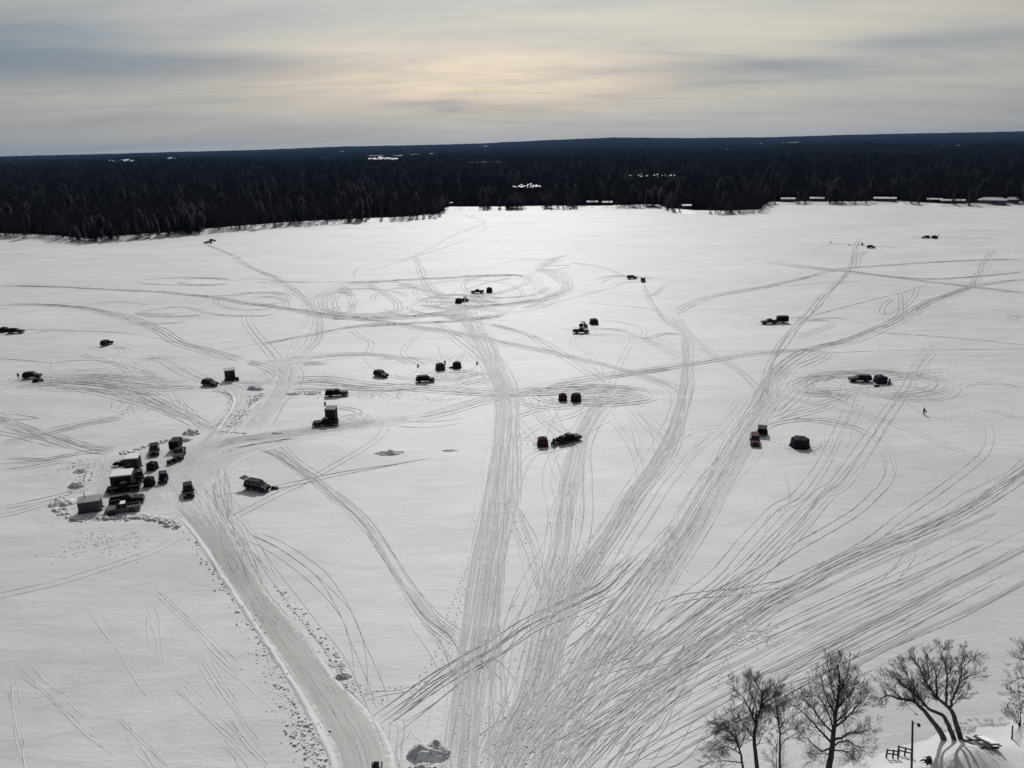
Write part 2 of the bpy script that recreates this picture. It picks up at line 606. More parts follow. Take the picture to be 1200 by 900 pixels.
# clearings in the woods that show as white patches (pixel box, at the distance where the ground lies)
CLEARINGS = [(433, 464, 184.5, 187.5), (300, 322, 185, 186.5), (128, 158, 186.8, 188.8), (197, 207, 184.6, 186.0), (566, 572, 170.4, 172.2), (601, 634, 215.5, 220.5),
             (738, 792, 204.0, 207.0), (318, 345, 213.5, 216.0), (990, 1022, 210.5, 213.0), (474, 490, 185.5, 187)]


def ground_hit(u, v, lift=0.0):
    d = ray(u, v)
    hl = math.hypot(d.x, d.y)
    r = 400.0
    while r < 16500:
        p = Vector((d.x / hl * r, d.y / hl * r, CAM_H + d.z / hl * r))
        if p.z <= far_z(p.x, p.y) + lift:
            return p
        r *= 1.004
    return None


def canopy_h(th, d, x, y):
    e = min(max((d - 16) / 34.0, 0), 1)
    return -1.5 + e * (8.5 + 3.0 * mnoise.noise(Vector((x * 0.012, y * 0.012, 2))) + 2.0 * mnoise.noise(Vector((x * 0.05, y * 0.05, 4))) + (5.0 * mnoise.noise(Vector((x * 0.006, y * 0.003, 14))) + 3.0 * mnoise.noise(Vector((x * 0.02, 0, 15))) if d > 4000 else 0.0))


def make_canopy():
    ths = np.linspace(R(-50), R(50), 760)
    ds = [14, 18, 24, 30, 37, 45, 55, 65, 80, 95, 110, 130, 150, 175, 200, 230, 260, 300, 340, 390, 440, 500, 570, 650, 740, 840, 950, 1080, 1220, 1380, 1560, 1760, 2000,
          2250, 2550, 2900, 3300, 3750, 4250, 4800, 5400, 6000, 6700, 7400, 8100, 8800, 9500, 10300, 11200, 12200, 13200, 14000, 14400]
    v, q = [], []
    for d in ds:
        for th in ths:
            r = shore_r(th) + d
            jx = 0.25 * (mnoise.noise(Vector((th * 900, d, 0))))
            x, y = math.sin(th + R(jx * 0.1)) * r, math.cos(th) * r
            v.append((x, y, far_z(x, y) + canopy_h(th, d, x, y)))
    n = len(ths)
    for j in range(len(ds) - 1):
        for i in range(n - 1):
            q.append((j * n + i, j * n + i + 1, (j + 1) * n + i + 1, (j + 1) * n + i))
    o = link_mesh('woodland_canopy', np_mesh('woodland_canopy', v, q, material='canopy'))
    tag(o, 'dense dark winter woodland canopy rolling to the horizon', 'woodland', kind='stuff')


make_canopy()


def make_clearings():
    labels = ['long white snow field far off in the dark woods left of centre', 'thin pale snow strip in the woods above the left shore',
              'pale snow field near the left horizon', 'tiny pale snow patch near the left horizon', 'tiny bright snow patch right on the skyline',
              'bright snow clearing in the woods above the far cottages', 'broken line of snow in the woods right of centre',
              'faint snow gap in the woods above the left shore', 'faint broken snow gap in the woods at right', 'short snow strip beside the long white field']
    for k, (u0, u1, v0, v1) in enumerate(CLEARINGS):
        um = (u0 + u1) / 2
        a = ground_hit(um, v1, 12)
        b = ground_hit(um, v0, 12)
        if a is None or b is None or k in (1, 7, 8, 9):
            continue
        v, q = [], []
        vm = (v0 + v1) / 2
        solid = v0 < 200
        N = int((u1 - u0) * (1.6 if k == 0 else 0.8 if k == 5 else 0.3)) + 1
        r0_ = math.hypot(a.x, a.y)
        for i in range(N):
            # many small open patches between the trees make up one clearing
            s_ = random.random()
            uc = u0 + (u1 - u0) * s_
            e = math.sin(math.pi * s_) ** 0.5
            vc = vm + random.gauss(0, 0.26) * (v1 - v0) * e
            hw = random.uniform(0.6, 3.0 if solid else 1.5)
            hv = random.uniform(0.15, 0.45) * (v1 - v0) * (0.8 if solid else 0.45)
            r = r0_ + random.uniform(0, 30)
            b0 = len(v)
            for du, dv, dr in ((-hw, hv * 0.3, 0), (-hw * 0.2, hv, 0), (hw, hv * 0.4, 0), (hw * 0.8, -hv * 0.5, 14), (0, -hv, 14), (-hw * 0.7, -hv * 0.6, 14)):
                d = ray(uc + du, vc + dv)
                hl = math.hypot(d.x, d.y)
                v.append((d.x / hl * (r + dr), d.y / hl * (r + dr), CAM_H + d.z / hl * (r + dr)))
            q += [(b0, b0 + 1, b0 + 4, b0 + 5), (b0 + 1, b0 + 2, b0 + 3, b0 + 4)]
        o = link_mesh('snow_field', np_mesh('snow_field', v, q, material='snow_bank'))
        tag(o, labels[k], 'field', kind='structure')


make_clearings()


# ------------------------------------------------------------------ tracks on the snow
def smooth_line(pts, n_per=10):
    P = [Vector((p[0], p[1], 0)) for p in pts]
    if len(P) == 2:
        return [P[0].lerp(P[1], i / n_per) for i in range(n_per + 1)]
    Q = [P[0] * 2 - P[1]] + P + [P[-1] * 2 - P[-2]]
    out = []
    for i in range(1, len(Q) - 2):
        p0, p1, p2, p3 = Q[i - 1], Q[i], Q[i + 1], Q[i + 2]
        for k in range(n_per):
            t = k / n_per
            out.append(0.5 * ((2 * p1) + (p2 - p0) * t + (2 * p0 - 5 * p1 + 4 * p2 - p3) * t * t + (3 * p1 - p0 - 3 * p2 + p3) * t ** 3))
    out.append(P[-1])
    return out


def resample(line, fds):
    L = np.array([[p.x, p.y] for p in line])
    seg = np.hypot(*np.diff(L, axis=0).T)
    s = np.concatenate([[0], np.cumsum(seg)])
    tot = s[-1]
    cur, S = 0.0, [0.0]
    while cur < tot:
        y = np.interp(cur, s, L[:, 1])
        cur += fds(y)
        S.append(min(cur, tot))
    S = np.array(S)
    if len(S) > 2 and S[-1] - S[-2] < 0.2:
        S = np.delete(S, -2)
    return np.stack([np.interp(S, s, L[:, 0]), np.interp(S, s, L[:, 1])], 1), S


RUTS = {'rut_snow': ([], [], 0), 'shaded_rut_snow': ([], [], 0), 'old_rut_snow': ([], [], 0)}
_buf = {k: {'v': [], 'q': [], 'n': 0} for k in RUTS}


def smooth_noise(S, wl, amp):
    if len(S) == 0:
        return S
    k = max(2, int(S[-1] / wl) + 3)
    vals = rng.normal(0, 1, k)
    x = np.linspace(0, max(S[-1], 1e-3), k)
    xi = np.interp(S, x, np.arange(k))
    i = np.clip(xi.astype(int), 0, k - 2)
    t = xi - i
    t = t * t * (3 - 2 * t)
    return amp * (vals[i] * (1 - t) + vals[i + 1] * t)


def add_rut(C, S, off, w, h, material, z0=None, keep=0.0):
    """one tyre or belt rut: two small berms with a pressed groove between them"""
    if len(C) < 2:
        return
    T = np.gradient(C, axis=0)
    T /= np.maximum(np.linalg.norm(T, axis=1, keepdims=True), 1e-6)
    N = np.stack([-T[:, 1], T[:, 0]], 1)
    n = len(C)
    z0 = rng.uniform(0.006, 0.022) if z0 is None else z0
    prof = [(-1.0, 0.0), (-0.58, 1.0), (0.0, 0.10), (0.58, 1.0), (1.0, 0.0)]
    taper = np.clip(np.minimum(S, S[-1] - S) / 3.0, 0, 1)
    hj = h * (1 + rng.normal(0, 0.22, n)).clip(0.3, 1.6) * taper
    fade = np.clip(0.62 + smooth_noise(S, 9.0, 0.42) + smooth_noise(S, 3.0, 0.18) + 0.3 * keep, 0.6 * keep, 1.0)
    hj *= 0.25 + 0.75 * fade
    wj = w * (0.35 + 0.65 * taper) * (0.45 + 0.55 * fade)
    rows = []
    for a, hh in prof:
        j = rng.normal(0, 0.012, n)
        xy = C + N * (off + a * wj + j)[:, None] if np.ndim(off) else C + N * (off + a * wj + j)[:, None]
        zz = z0 + hh * hj * (1 + rng.normal(0, 0.2, n)) if hh > 0 else np.full(n, -0.004)
        rows.append(np.column_stack([xy, zz]))
    V = np.stack(rows, 1).reshape(-1, 3)
    b = _buf[material]
    i = np.arange(n - 1)[:, None] * 5 + np.arange(4)[None, :]
    i = i.ravel() + b['n']
    Q = np.stack([i, i + 5, i + 6, i + 1], 1)
    b['v'].append(V)
    b['q'].append(Q)
    b['n'] += len(V)


def ds_for(y):
    return min(max(y / 110.0, 0.55), 5.0)


def track(pts, n=1, w=0.0, kind='v', dark=0.0, h=0.036, ext=0.06, wob=0.35, px=True, old=False, zup=0.0):
    """n tracks side by side within w metres along a traced line; kind v = wheels, s = snowmobile, m = both"""
    W = [at(u, v) for u, v in pts] if px else [Vector((p[0], p[1], 0)) for p in pts]
    base = smooth_line(W, 12)
    C, S = resample(base, ds_for)
    if len(C) < 3:
        return
    T = np.gradient(C, axis=0)
    T /= np.maximum(np.linalg.norm(T, axis=1, keepdims=True), 1e-6)
    N = np.stack([-T[:, 1], T[:, 0]], 1)
    if n > 4 and w > 0:
        for _ in range(max(2, n // 3)):
            o = float(np.clip(rng.normal(0, 0.25), -0.5, 0.5)) * w * 0.8
            off = o + smooth_noise(S, 40.0, wob)
            a, e = int(len(S) * rng.uniform(0, 0.25)), int(len(S) * rng.uniform(0.75, 1.0))
            if e - a > 3:
                add_rut((C + N * off[:, None])[a:e], S[a:e] - S[a], 0.0, rng.uniform(0.30, 0.7), 0.006, 'old_rut_snow' if rng.random() < 0.6 else 'rut_snow', rng.uniform(0.003, 0.008) + zup)
    n = n if n <= 4 else int(n * 1.1)
    for k in range(n):
        if n > 1:
            o = (float(np.clip(rng.normal(0, 0.25), -0.55, 0.55)) * w * 0.8) if n > 4 else ((k + 0.5) / n - 0.5) * w + rng.normal(0, w * 0.08)
        else:
            o = 0.0
        off = o + smooth_noise(S, 45.0, wob * (1.0 if n == 1 else 1.6)) + smooth_noise(S, 12.0, 0.10)
        a = 0 if n == 1 else int(len(S) * rng.uniform(0, ext))
        e = len(S) if n == 1 else int(len(S) * (1 - rng.uniform(0, ext)))
        if e - a < 3:
            continue
        c = (C + N * off[:, None])[a:e]
        s = S[a:e] - S[a]
        kd = kind if kind != 'm' else ('v' if rng.random() < 0.55 else 's')
        r = rng.random() - (0.38 if C[:, 1].mean() > 230 else 0.0)  # far tracks take the dark colour more often, in place of berm shade
        mt = 'shaded_rut_snow' if r < dark * 0.7 and not old else ('old_rut_snow' if (old or r > 0.86) else 'rut_snow')
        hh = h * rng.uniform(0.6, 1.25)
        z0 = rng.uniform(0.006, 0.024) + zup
        kp = 1.0 if n <= 3 and not old else 0.0
        RK = min(3.0, max(1.0, c[:, 1].mean() / 115.0))
        RW = rng.uniform(0.058, 0.085) * RK * (0.78 if c[:, 1].mean() < 120 else 1.0)
        hh *= 1 + 0.7 * (RK - 1)
        if kd == 'v':
            g = rng.uniform(0.76, 0.86)
            add_rut(c, s, g, RW, hh, mt, z0, kp)
            add_rut(c, s, -g, RW, hh, mt, z0, kp)
        else:
            add_rut(c, s, 0.0, rng.uniform(0.07, 0.12) * RK, hh * 1.1, mt, z0, kp)


def tl(tile, pts):
    ox, oy, sc = {'A': (0, 300, 3.0), 'B': (300, 300, 2.4), 'C': (700, 300, 2.4), 'D': (350, 600, 3.0), 'E': (700, 540, 2.4), 'F': (0, 600, 3.0),
                  'G': (500, 650, 3.0)}[tile]
    return [(ox + x / sc, oy + y / sc) for x, y in pts]


def ell(tile, cx, cy, rx, ry, a0=0, a1=360, n=28):
    return tl(tile, [(cx + rx * math.cos(R(a0 + (a1 - a0) * i / n)), cy + ry * math.sin(R(a0 + (a1 - a0) * i / n))) for i in range(n + 1)])


def make_tracks():
    A, B, C, D, E, F, G = 'ABCDEFG'
    # --- upper left
    track(tl(A, [(0, 105), (200, 110), (420, 120), (600, 130), (760, 150), (900, 172), (1010, 185), (1110, 200), (1200, 212)]), 2, 3.4)
    track(tl(A, [(0, 170), (150, 172), (270, 180), (330, 190), (450, 220), (560, 262), (620, 300), (680, 322), (780, 348), (870, 370)]), 3, 4)
    track(tl(A, [(270, 178), (340, 165), (430, 162), (520, 172)]), 1, kind='s')
    track(ell(A, 655, 90, 170, 13), 1)
    track(ell(A, 720, 90, 88, 12), 2, 2.5)
    track(tl(A, [(820, 88), (900, 80), (1000, 90), (1200, 92)]), 1, kind='s')
    track(tl(A, [(890, 145), (950, 127), (1010, 140), (1000, 180), (950, 205), (870, 212), (750, 205), (640, 180), (540, 190), (490, 200), (620, 208)]), 1)
    track(ell(A, 880, 160, 120, 30, 20, 300), 1)
    track(tl(A, [(480, 235), (560, 238), (640, 232), (700, 212), (650, 250), (600, 280)]), 1)
    track(tl(A, [(820, 0), (880, 40), (950, 70), (1010, 105), (1060, 145), (1100, 190), (1120, 230), (1115, 290), (1080, 330), (1040, 355), (1005, 380)]), 3, 3.2, dark=0.3)
    track([(243, 287), (252, 290), (262, 294), (274, 300)], 2, 2.5)
    track(tl(A, [(870, 180), (872, 230), (900, 280), (950, 330), (985, 380), (1000, 420)]), 2, 3)
    track(tl(A, [(1080, 205), (1050, 270), (1020, 350), (1000, 400)]), 1)
    track(tl(A, [(0, 360), (90, 368), (180, 378), (240, 370), (330, 368), (420, 378)]), 1, kind='s')
    track(tl(A, [(180, 378), (185, 395), (175, 410)]), 1, kind='s')
    track(tl(A, [(60, 258), (200, 262), (400, 268), (520, 285), (640, 310)]), 1, kind='s', old=True)
    track(tl(A, [(780, 330), (960, 300), (1100, 280), (1200, 268)]), 1, kind='s')
    track(tl(A, [(480, 380), (640, 350), (780, 330)]), 1, kind='s', old=True)
    # sweep between the left shelters and the crossroads
    track(tl(A, [(100, 428), (250, 430), (400, 440), (540, 450), (640, 450), (720, 452)]), 11, 26, 'm', dark=0.25, wob=0.9, ext=0.3)
    track(tl(A, [(0, 470), (120, 452), (300, 445), (520, 462), (700, 452)]), 5, 14, 'm', dark=0.2, wob=1.0, ext=0.3)
    track(tl(A, [(150, 420), (260, 412), (380, 418), (470, 440)]), 4, 12, 'm', ext=0.3)
    track(tl(A, [(120, 440), (300, 455), (480, 480), (580, 520), (660, 560), (750, 612)]), 7, 6, 'm', dark=0.3, ext=0.2)
    track(tl(A, [(200, 455), (380, 480), (520, 520), (640, 565), (745, 612)]), 3, 6, 'v', ext=0.2)
    track(tl(A, [(345, 320), (290, 335), (290, 350), (360, 370), (430, 390), (460, 415), (465, 450), (450, 480)]), 1)
    track(tl(A, [(370, 320), (430, 322), (450, 340), (430, 360), (460, 385), (520, 410), (570, 440), (610, 480), (650, 530), (700, 580), (750, 610)]), 2, 2.5)
    track(tl(A, [(480, 370), (540, 360), (580, 370), (630, 400), (700, 430), (760, 442)]), 4, 4, 'm', dark=0.4)
    track(tl(A, [(0, 555), (70, 560), (150, 572), (60, 575), (0, 580)]), 1, kind='s')
    track(tl(A, [(0, 665), (150, 625), (300, 590), (460, 565)]), 3, 4, 'm', dark=0.2)
    track(tl(A, [(430, 480), (445, 520), (440, 560)]), 4, 6, 's', ext=0.4)
    track(tl(A, [(490, 560), (510, 590), (540, 630)]), 1, kind='s', old=True)
    # left trail into the camp
    track(tl(A, [(-40, 555), (0, 572), (100, 610), (200, 645), (300, 675), (410, 692)]), 7, 5.0, 'm', dark=0.5)
    track(tl(A, [(-40, 600), (0, 610), (120, 640), (220, 665)]), 2, 3)
    track(tl(A, [(0, 720), (150, 715), (300, 690), (400, 692)]), 3, 4, 'm')
    track(tl(A, [(0, 748), (120, 738), (300, 705)]), 3, 6, 'm', ext=0.2)
    track(tl(A, [(-20, 905), (60, 890), (130, 870), (290, 820), (330, 790), (350, 730), (365, 700)]), 2, 2.6, dark=0.3)
    track(tl(A, [(310, 830), (345, 760), (360, 700)]), 3, 4, ext=0.2)
    # crossroads fan
    track(tl(A, [(860, 370), (930, 385), (980, 410), (1005, 445), (985, 480), (935, 530), (880, 605)]), 9, 5.5, 'm', dark=0.4)
    track(tl(A, [(1150, 385), (1070, 380), (1025, 400), (1005, 440), (975, 490), (925, 540), (875, 605)]), 6, 6, 'm', dark=0.4)
    track(tl(A, [(1010, 370), (1005, 420), (985, 480), (935, 530), (880, 605)]), 12, 9, 'm', dark=0.3)
    track(tl(A, [(1200, 440), (1100, 440), (1010, 455), (960, 510), (900, 590)]), 5, 5, 'm', dark=0.4)
    track(tl(A, [(840, 480), (830, 530), (800, 570), (765, 612)]), 10, 6.5, 'm', dark=0.2)
    track(tl(A, [(740, 455), (800, 480), (830, 520), (800, 580)]), 3, 3, 'm')
    track(tl(A, [(800, 440), (880, 450), (960, 440), (1000, 435)]), 4, 6, 'm', ext=0.2)
    # --- centre top: the big loops
    track(tl(B, [(0, 75), (270, 72), (450, 68), (600, 60), (740, 55)]), 1, kind='s')
    track(tl(B, [(120, 150), (140, 130), (200, 100), (280, 78), (400, 68), (520, 62), (640, 55), (740, 55), (765, 72), (700, 100), (600, 118)]), 2, 4)
    track(tl(B, [(120, 150), (180, 165), (300, 175), (420, 172), (520, 160), (600, 145), (720, 135), (830, 115), (872, 90), (840, 55), (800, 32), (840, 8), (900, -4)]), 4, 5, dark=0.2)
    track(tl(B, [(200, 165), (185, 130), (220, 100), (290, 80), (360, 74)]), 4, 12)
    track(ell(B, 245, 130, 30, 40, 0, 300), 2, 5)
    track(tl(B, [(310, 80), (370, 110), (400, 135), (390, 160), (300, 172)]), 2, 4)
    track(tl(B, [(450, 0), (470, 60), (500, 95), (545, 122)]), 2, 3)
    track(tl(B, [(540, 118), (480, 118), (430, 150), (520, 168), (620, 160)]), 1)
    track(tl(B, [(400, 80), (480, 100), (560, 122)]), 2, 4)
    track(ell(B, 592, 160, 58, 18), 3, 4)
    track(tl(B, [(520, 165), (600, 185), (680, 172), (740, 135), (800, 105)]), 1)
    track(tl(B, [(560, 130), (620, 150), (760, 155), (900, 115), (1020, 85)]), 1, kind='s')
    track(tl(B, [(580, 100), (640, 78), (720, 62)]), 1)
    track(tl(B, [(690, 22), (760, 10), (860, 14), (800, 28), (880, 28), (820, 45)]), 1, kind='s')
    track(tl(B, [(780, 60), (800, 90), (840, 120), (760, 150)]), 2, 6)
    track(tl(B, [(270, 60), (300, 30), (440, 0), (560, -60), (640, -92), (620, -108), (602, -118)]), 2, 1.6, 's')
    track(tl(B, [(0, 250), (130, 225), (270, 200), (400, 192), (600, 180), (700, 165)]), 2, 2.4)
    track(tl(B, [(0, 130), (120, 155), (300, 178), (420, 195), (560, 215), (700, 245), (850, 275), (920, 292), (1010, 312), (1100, 342), (1165, 368), (1195, 395)]), 3, 3, dark=0.3)
    track(tl(B, [(1165, 368), (1180, 400), (1170, 450), (1140, 500)]), 1)
    track(tl(B, [(620, 185), (760, 220), (860, 280), (940, 330), (1000, 370)]), 2, 3.2)
    track(tl(B, [(500, 185), (560, 230), (620, 280), (680, 350)]), 2, 3)
    track(tl(B, [(700, 380), (720, 430), (780, 520), (830, 560), (870, 640)]), 1)
    for cx_, cy_, rx_, ry_, a0_, a1_ in [(330, 120, 190, 48, 0, 360), (300, 128, 130, 36, 20, 340), (235, 132, 52, 30, 0, 330), (235, 135, 38, 42, 60, 400), (420, 125, 90, 36, 180, 420),
                                         (600, 105, 150, 38, 150, 400), (700, 85, 120, 32, 0, 300), (610, 150, 95, 26, 0, 330), (560, 130, 80, 20, 90, 400), (820, 75, 55, 36, 200, 480), (480, 150, 110, 20, 0, 200)]:
        track(ell(B, cx_, cy_, rx_, ry_, a0_, a1_), 1 if rx_ > 100 else 2, 4)
    for k in range(14):
        a_ = R(k * 360 / 14 + 10)
        track(tl(B, [(575 + 20 * math.cos(a_), 126 + 6 * math.sin(a_)), (575 + 70 * math.cos(a_ + 0.2), 128 + 22 * math.sin(a_ + 0.2)), (575 + 130 * math.cos(a_ + 0.5), 130 + 40 * math.sin(a_ + 0.5))]), 1, kind='m')
    for k in range(12):
        a_ = R(k * 30 + 5)
        track(tl(B, [(985 + 14 * math.cos(a_), 392 + 5 * math.sin(a_)), (985 + 60 * math.cos(a_ + 0.3), 394 + 16 * math.sin(a_ + 0.3)), (980 + 105 * math.cos(a_ + 0.8), 396 + 26 * math.sin(a_ + 0.8))]), 1, kind='m')
    for cx_, cy_, rx_, ry_ in [(960, 395, 60, 14), (1000, 396, 40, 18), (930, 400, 70, 20)]:
        track(ell(B, cx_, cy_, rx_, ry_, 0, 340), 1)
    for cx_, cy_, rx_, ry_, a0_, a1_ in [(770, 362, 190, 36, 100, 430), (700, 360, 130, 28, 90, 300), (640, 368, 80, 22, 60, 320), (880, 365, 110, 26, 0, 360)]:
        track(ell(C, cx_, cy_, rx_, ry_, a0_, a1_), 2, 4, dark=0.2)
    for cx_, cy_, rx_, ry_, a0_, a1_ in [(560, 345, 90, 18, 150, 420), (500, 335, 120, 14, 0, 200), (420, 300, 90, 14, 180, 380), (220, 440, 70, 14, 250, 430), (240, 442, 46, 12, 250, 430)]:
        track(ell(B, cx_, cy_, rx_, ry_, a0_, a1_), 1)
    for cx_, cy_, rx_, ry_, a0_, a1_ in [(910, 150, 100, 22, 0, 330), (940, 170, 70, 26, 180, 420), (600, 200, 110, 14, 0, 200), (740, 120, 180, 20, 0, 180)]:
        track(ell(A, cx_, cy_, rx_, ry_, a0_, a1_), 1, dark=0.1)
    # long corridor down the middle
    mid = [(540, 355), (555, 385), (567, 408), (583, 437), (592, 467), (592, 500), (588, 550), (582, 600), (571, 660), (562, 730), (555, 800), (552, 860), (550, 930)]
    track(mid, 16, 9.5, 'm', dark=0.05, wob=0.5)
    track(mid, 5, 5.0, 'v', wob=0.9, dark=0.2)
    track(mid[6:], 8, 6.0, 's', wob=0.3)
    track([(545, 352), (560, 380), (580, 420), (600, 455), (598, 500), (600, 560), (600, 600)], 3, 4, 'm')
    # middle left strokes
    track(tl(B, [(100, 355), (180, 352), (300, 365), (420, 372), (560, 380), (700, 385), (860, 380), (980, 370)]), 4, 5, 'm', dark=0.2)
    track(tl(B, [(380, 465), (500, 445), (640, 405), (760, 380), (900, 352), (1100, 325), (1200, 313)]), 4, 4, 'm', dark=0.3)
    track(tl(B, [(100, 375), (230, 370), (360, 372), (500, 360), (560, 345)]), 4, 6, 'm', dark=0.3, ext=0.2)
    track(tl(B, [(0, 300), (120, 288), (260, 275), (380, 280), (470, 310)]), 3, 4, 'm')
    track(tl(B, [(60, 310), (160, 295), (300, 278)]), 2, 4, 's')
    track(tl(B, [(275, 210), (290, 225), (322, 245), (312, 280)]), 1)
    track(tl(B, [(470, 210), (425, 255), (430, 280), (470, 312)]), 1)
    track(tl(B, [(560, 345), (640, 330), (650, 345), (600, 358), (560, 372), (590, 385)]), 1)
    track(tl(B, [(560, 340), (590, 345), (570, 365), (620, 378), (720, 385)]), 1)
    track(tl(B, [(300, 282), (330, 310), (370, 340)]), 1, kind='s')
    track(tl(B, [(330, 460), (480, 470), (600, 462)]), 3, 5, 's', ext=0.4)
    track(tl(B, [(380, 470), (350, 510), (300, 545), (220, 590), (130, 640), (50, 675), (-72, 740)]), 1, dark=0.3)
    track(tl(B, [(490, 570), (240, 612), (72, 648), (-60, 672), (-127, 684)]), 2, 1.8, 's', dark=0.6)
    track([(297, 522), (320, 530), (355, 552), (385, 575), (420, 605), (445, 640), (470, 680), (500, 720), (530, 745), (547, 758)], 5, 2.0, 'm', dark=0.3, wob=0.2)
    track([(325, 522), (350, 545), (372, 562)], 2, 3)
    # hub in the middle right (black and red shelters)
    track(ell(B, 960, 392, 160, 24), 2, 2.6, dark=0.9)
    track(ell(B, 985, 388, 110, 17), 2, 3, dark=0.5)
    track(ell(B, 830, 400, 90, 22, 90, 300), 2, 3)
    track(tl(B, [(720, 455), (800, 430), (900, 420), (960, 400)]), 2, 3)
    track(tl(B, [(730, 520), (790, 480), (880, 450), (940, 420)]), 1)
    track(tl(B, [(735, 515), (800, 520), (840, 560), (870, 600)]), 1)
    track(tl(B, [(820, 400), (830, 440), (860, 490)]), 1)
    track(tl(B, [(720, 700), (740, 620), (780, 560), (860, 540), (920, 500), (1000, 460)]), 1)
    track(tl(B, [(760, 390), (820, 460), (880, 520)]), 2, 3)
    hub2 = [(708, 452), (692, 490), (678, 520), (667, 560), (662, 600), (656, 650), (647, 683), (640, 733), (633, 767), (620, 817), (603, 860), (580, 930)]
    track(hub2, 13, 5.5, 'm', dark=0.1, wob=0.5)
    track(hub2, 4, 3.0, 'v', dark=0.2, wob=0.8)
    track([(712, 470), (690, 520), (688, 560), (685, 600), (672, 660), (655, 720)], 2, 3)
    track(tl(B, [(1010, 450), (1050, 520), (1075, 580), (1080, 640)]), 2, 2.6)
    track(tl(B, [(1050, 420), (1100, 500), (1110, 580)]), 4, 5, 's', ext=0.4)
    track(tl(B, [(1060, 430), (1130, 490), (1180, 540)]), 2, 3)
    # U turn loop right of centre
    track(tl(B, [(980, 345), (940, 280), (885, 242), (920, 225), (990, 222), (1055, 232), (1042, 270), (1012, 330), (1000, 372)]), 1, dark=0.3)
    track(tl(B, [(965, 180), (1040, 190), (1090, 205), (1092, 232), (1150, 258), (1195, 282)]), 1)
    track(tl(B, [(960, 205), (1030, 210), (1090, 232), (1150, 218), (1200, 222)]), 1)
    track(tl(B, [(1090, 235), (1140, 262), (1195, 300)]), 1)
    track(tl(B, [(880, 20), (960, 30), (1040, 58)]), 2, 4, 's')
    # corridor 3
    c3 = tl(C, [(130, 75), (150, 130), (190, 180), (240, 212), (252, 250), (252, 330), (242, 400), (205, 520), (150, 610)]) + \
        [(742, 582), (720, 619), (700, 648), (680, 680), (662, 715), (648, 750), (635, 800), (610, 860), (575, 930)]
    track(c3[:5], 5, 4, 'm', dark=0.2)
    track(c3[2:], 9, 4.5, 'm', dark=0.15)
    track(c3[5:], 8, 5.0, 'm', dark=0.2, wob=0.6)
    track(tl(C, [(180, 90), (160, 110), (210, 70)]), 1)
    track(tl(C, [(-30, 130), (60, 140), (150, 150), (200, 180)]), 1, kind='s')
    # corridor 4
    c4u = tl(C, [(1115, -20), (1100, 5), (1070, 60), (1040, 90), (950, 125), (880, 160), (800, 200), (700, 240), (600, 265), (540, 300), (500, 340), (470, 400)])
    track(c4u, 4, 3.2, 'm', dark=0.3)
    c4 = tl(C, [(540, 300), (500, 345), (470, 400), (430, 470), (380, 560), (320, 650)]) + \
        [(820, 593), (800, 625), (780, 655), (754, 694), (725, 736), (700, 773), (665, 830), (630, 890), (600, 950)]
    track(c4, 15, 7.0, 'm', dark=0.12, wob=0.5)
    track(c4, 5, 4.0, 'v', dark=0.3, wob=0.8)
    track(c4[6:], 6, 8.0, 'm', dark=0.1, wob=0.6, ext=0.2)
    track(tl(C, [(1200, 65), (1120, 75), (1020, 95), (920, 140), (880, 175)]), 2, 4)
    track(tl(C, [(850, 100), (860, 130), (840, 170), (800, 200)]), 2, 5)
    track(tl(C, [(900, 90), (880, 130), (810, 165), (800, 145), (830, 120)]), 1)
    track(tl(C, [(930, 80), (850, 105), (620, 165), (560, 182)]), 1, kind='s')
    track(tl(C, [(740, -60), (722, 0), (700, 50), (640, 110), (600, 160), (550, 210), (500, 280), (475, 350), (445, 420)]), 4, 3.2, 'm', dark=0.2)
    track(tl(C, [(570, 0), (560, 60), (560, 150)]), 1, old=True)
    track(tl(C, [(460, 15), (560, 30), (700, 45), (850, 62), (950, 75), (1100, 92), (1210, 106)]), 5, 4.5, 'm', dark=0.3)
    track(tl(C, [(480, 15), (700, 42), (900, 64), (1050, 60), (1210, 45)]), 2, 3)
    track(tl(C, [(210, 165), (260, 135), (340, 110), (480, 85), (600, 60), (700, 35), (1000, 15), (1200, 8)]), 2, 3.4)
    track(tl(C, [(215, 168), (300, 130), (480, 90), (750, 70)]), 1, kind='s')
    track(tl(C, [(215, 168), (250, 222), (310, 270), (400, 330), (455, 385)]), 8, 5.5, 'm', dark=0.1)
    track(tl(C, [(0, 345), (100, 330), (250, 305), (350, 290), (500, 270), (600, 265), (640, 280), (540, 318)]), 2, 2.6, dark=0.3)
    track(tl(C, [(600, 275), (800, 265), (1000, 262), (1210, 262)]), 1, kind='s')
    track(tl(C, [(780, 215), (1000, 230), (1210, 250)]), 1, kind='s')
    track(tl(C, [(560, 185), (640, 182), (660, 195), (600, 215), (550, 232)]), 2, 3)
    track(tl(C, [(580, 180), (680, 175), (760, 195), (900, 240)]), 1)
    track(tl(C, [(540, 370), (570, 345), (650, 325), (750, 318), (850, 325), (950, 345), (1012, 370), (1000, 395), (950, 405), (850, 405), (700, 380), (590, 378), (540, 368)]), 2, 3, dark=0.4)
    track(tl(C, [(560, 372), (600, 350), (700, 335), (800, 330), (900, 345), (980, 370)]), 3, 6, 'm')
    track(tl(C, [(850, 345), (930, 330), (1000, 322)]), 4, 6, 's', ext=0.4)
    track(tl(C, [(860, 365), (930, 378), (990, 390)]), 5, 4, 's', ext=0.4, dark=0.4)
    track(tl(C, [(1010, 382), (1040, 362), (1120, 360), (1210, 372)]), 1, dark=0.3)
    track(tl(C, [(1010, 382), (1060, 420), (1120, 440), (1210, 462)]), 1)
    track(tl(C, [(1000, 290), (990, 320), (1010, 350)]), 1, old=True)
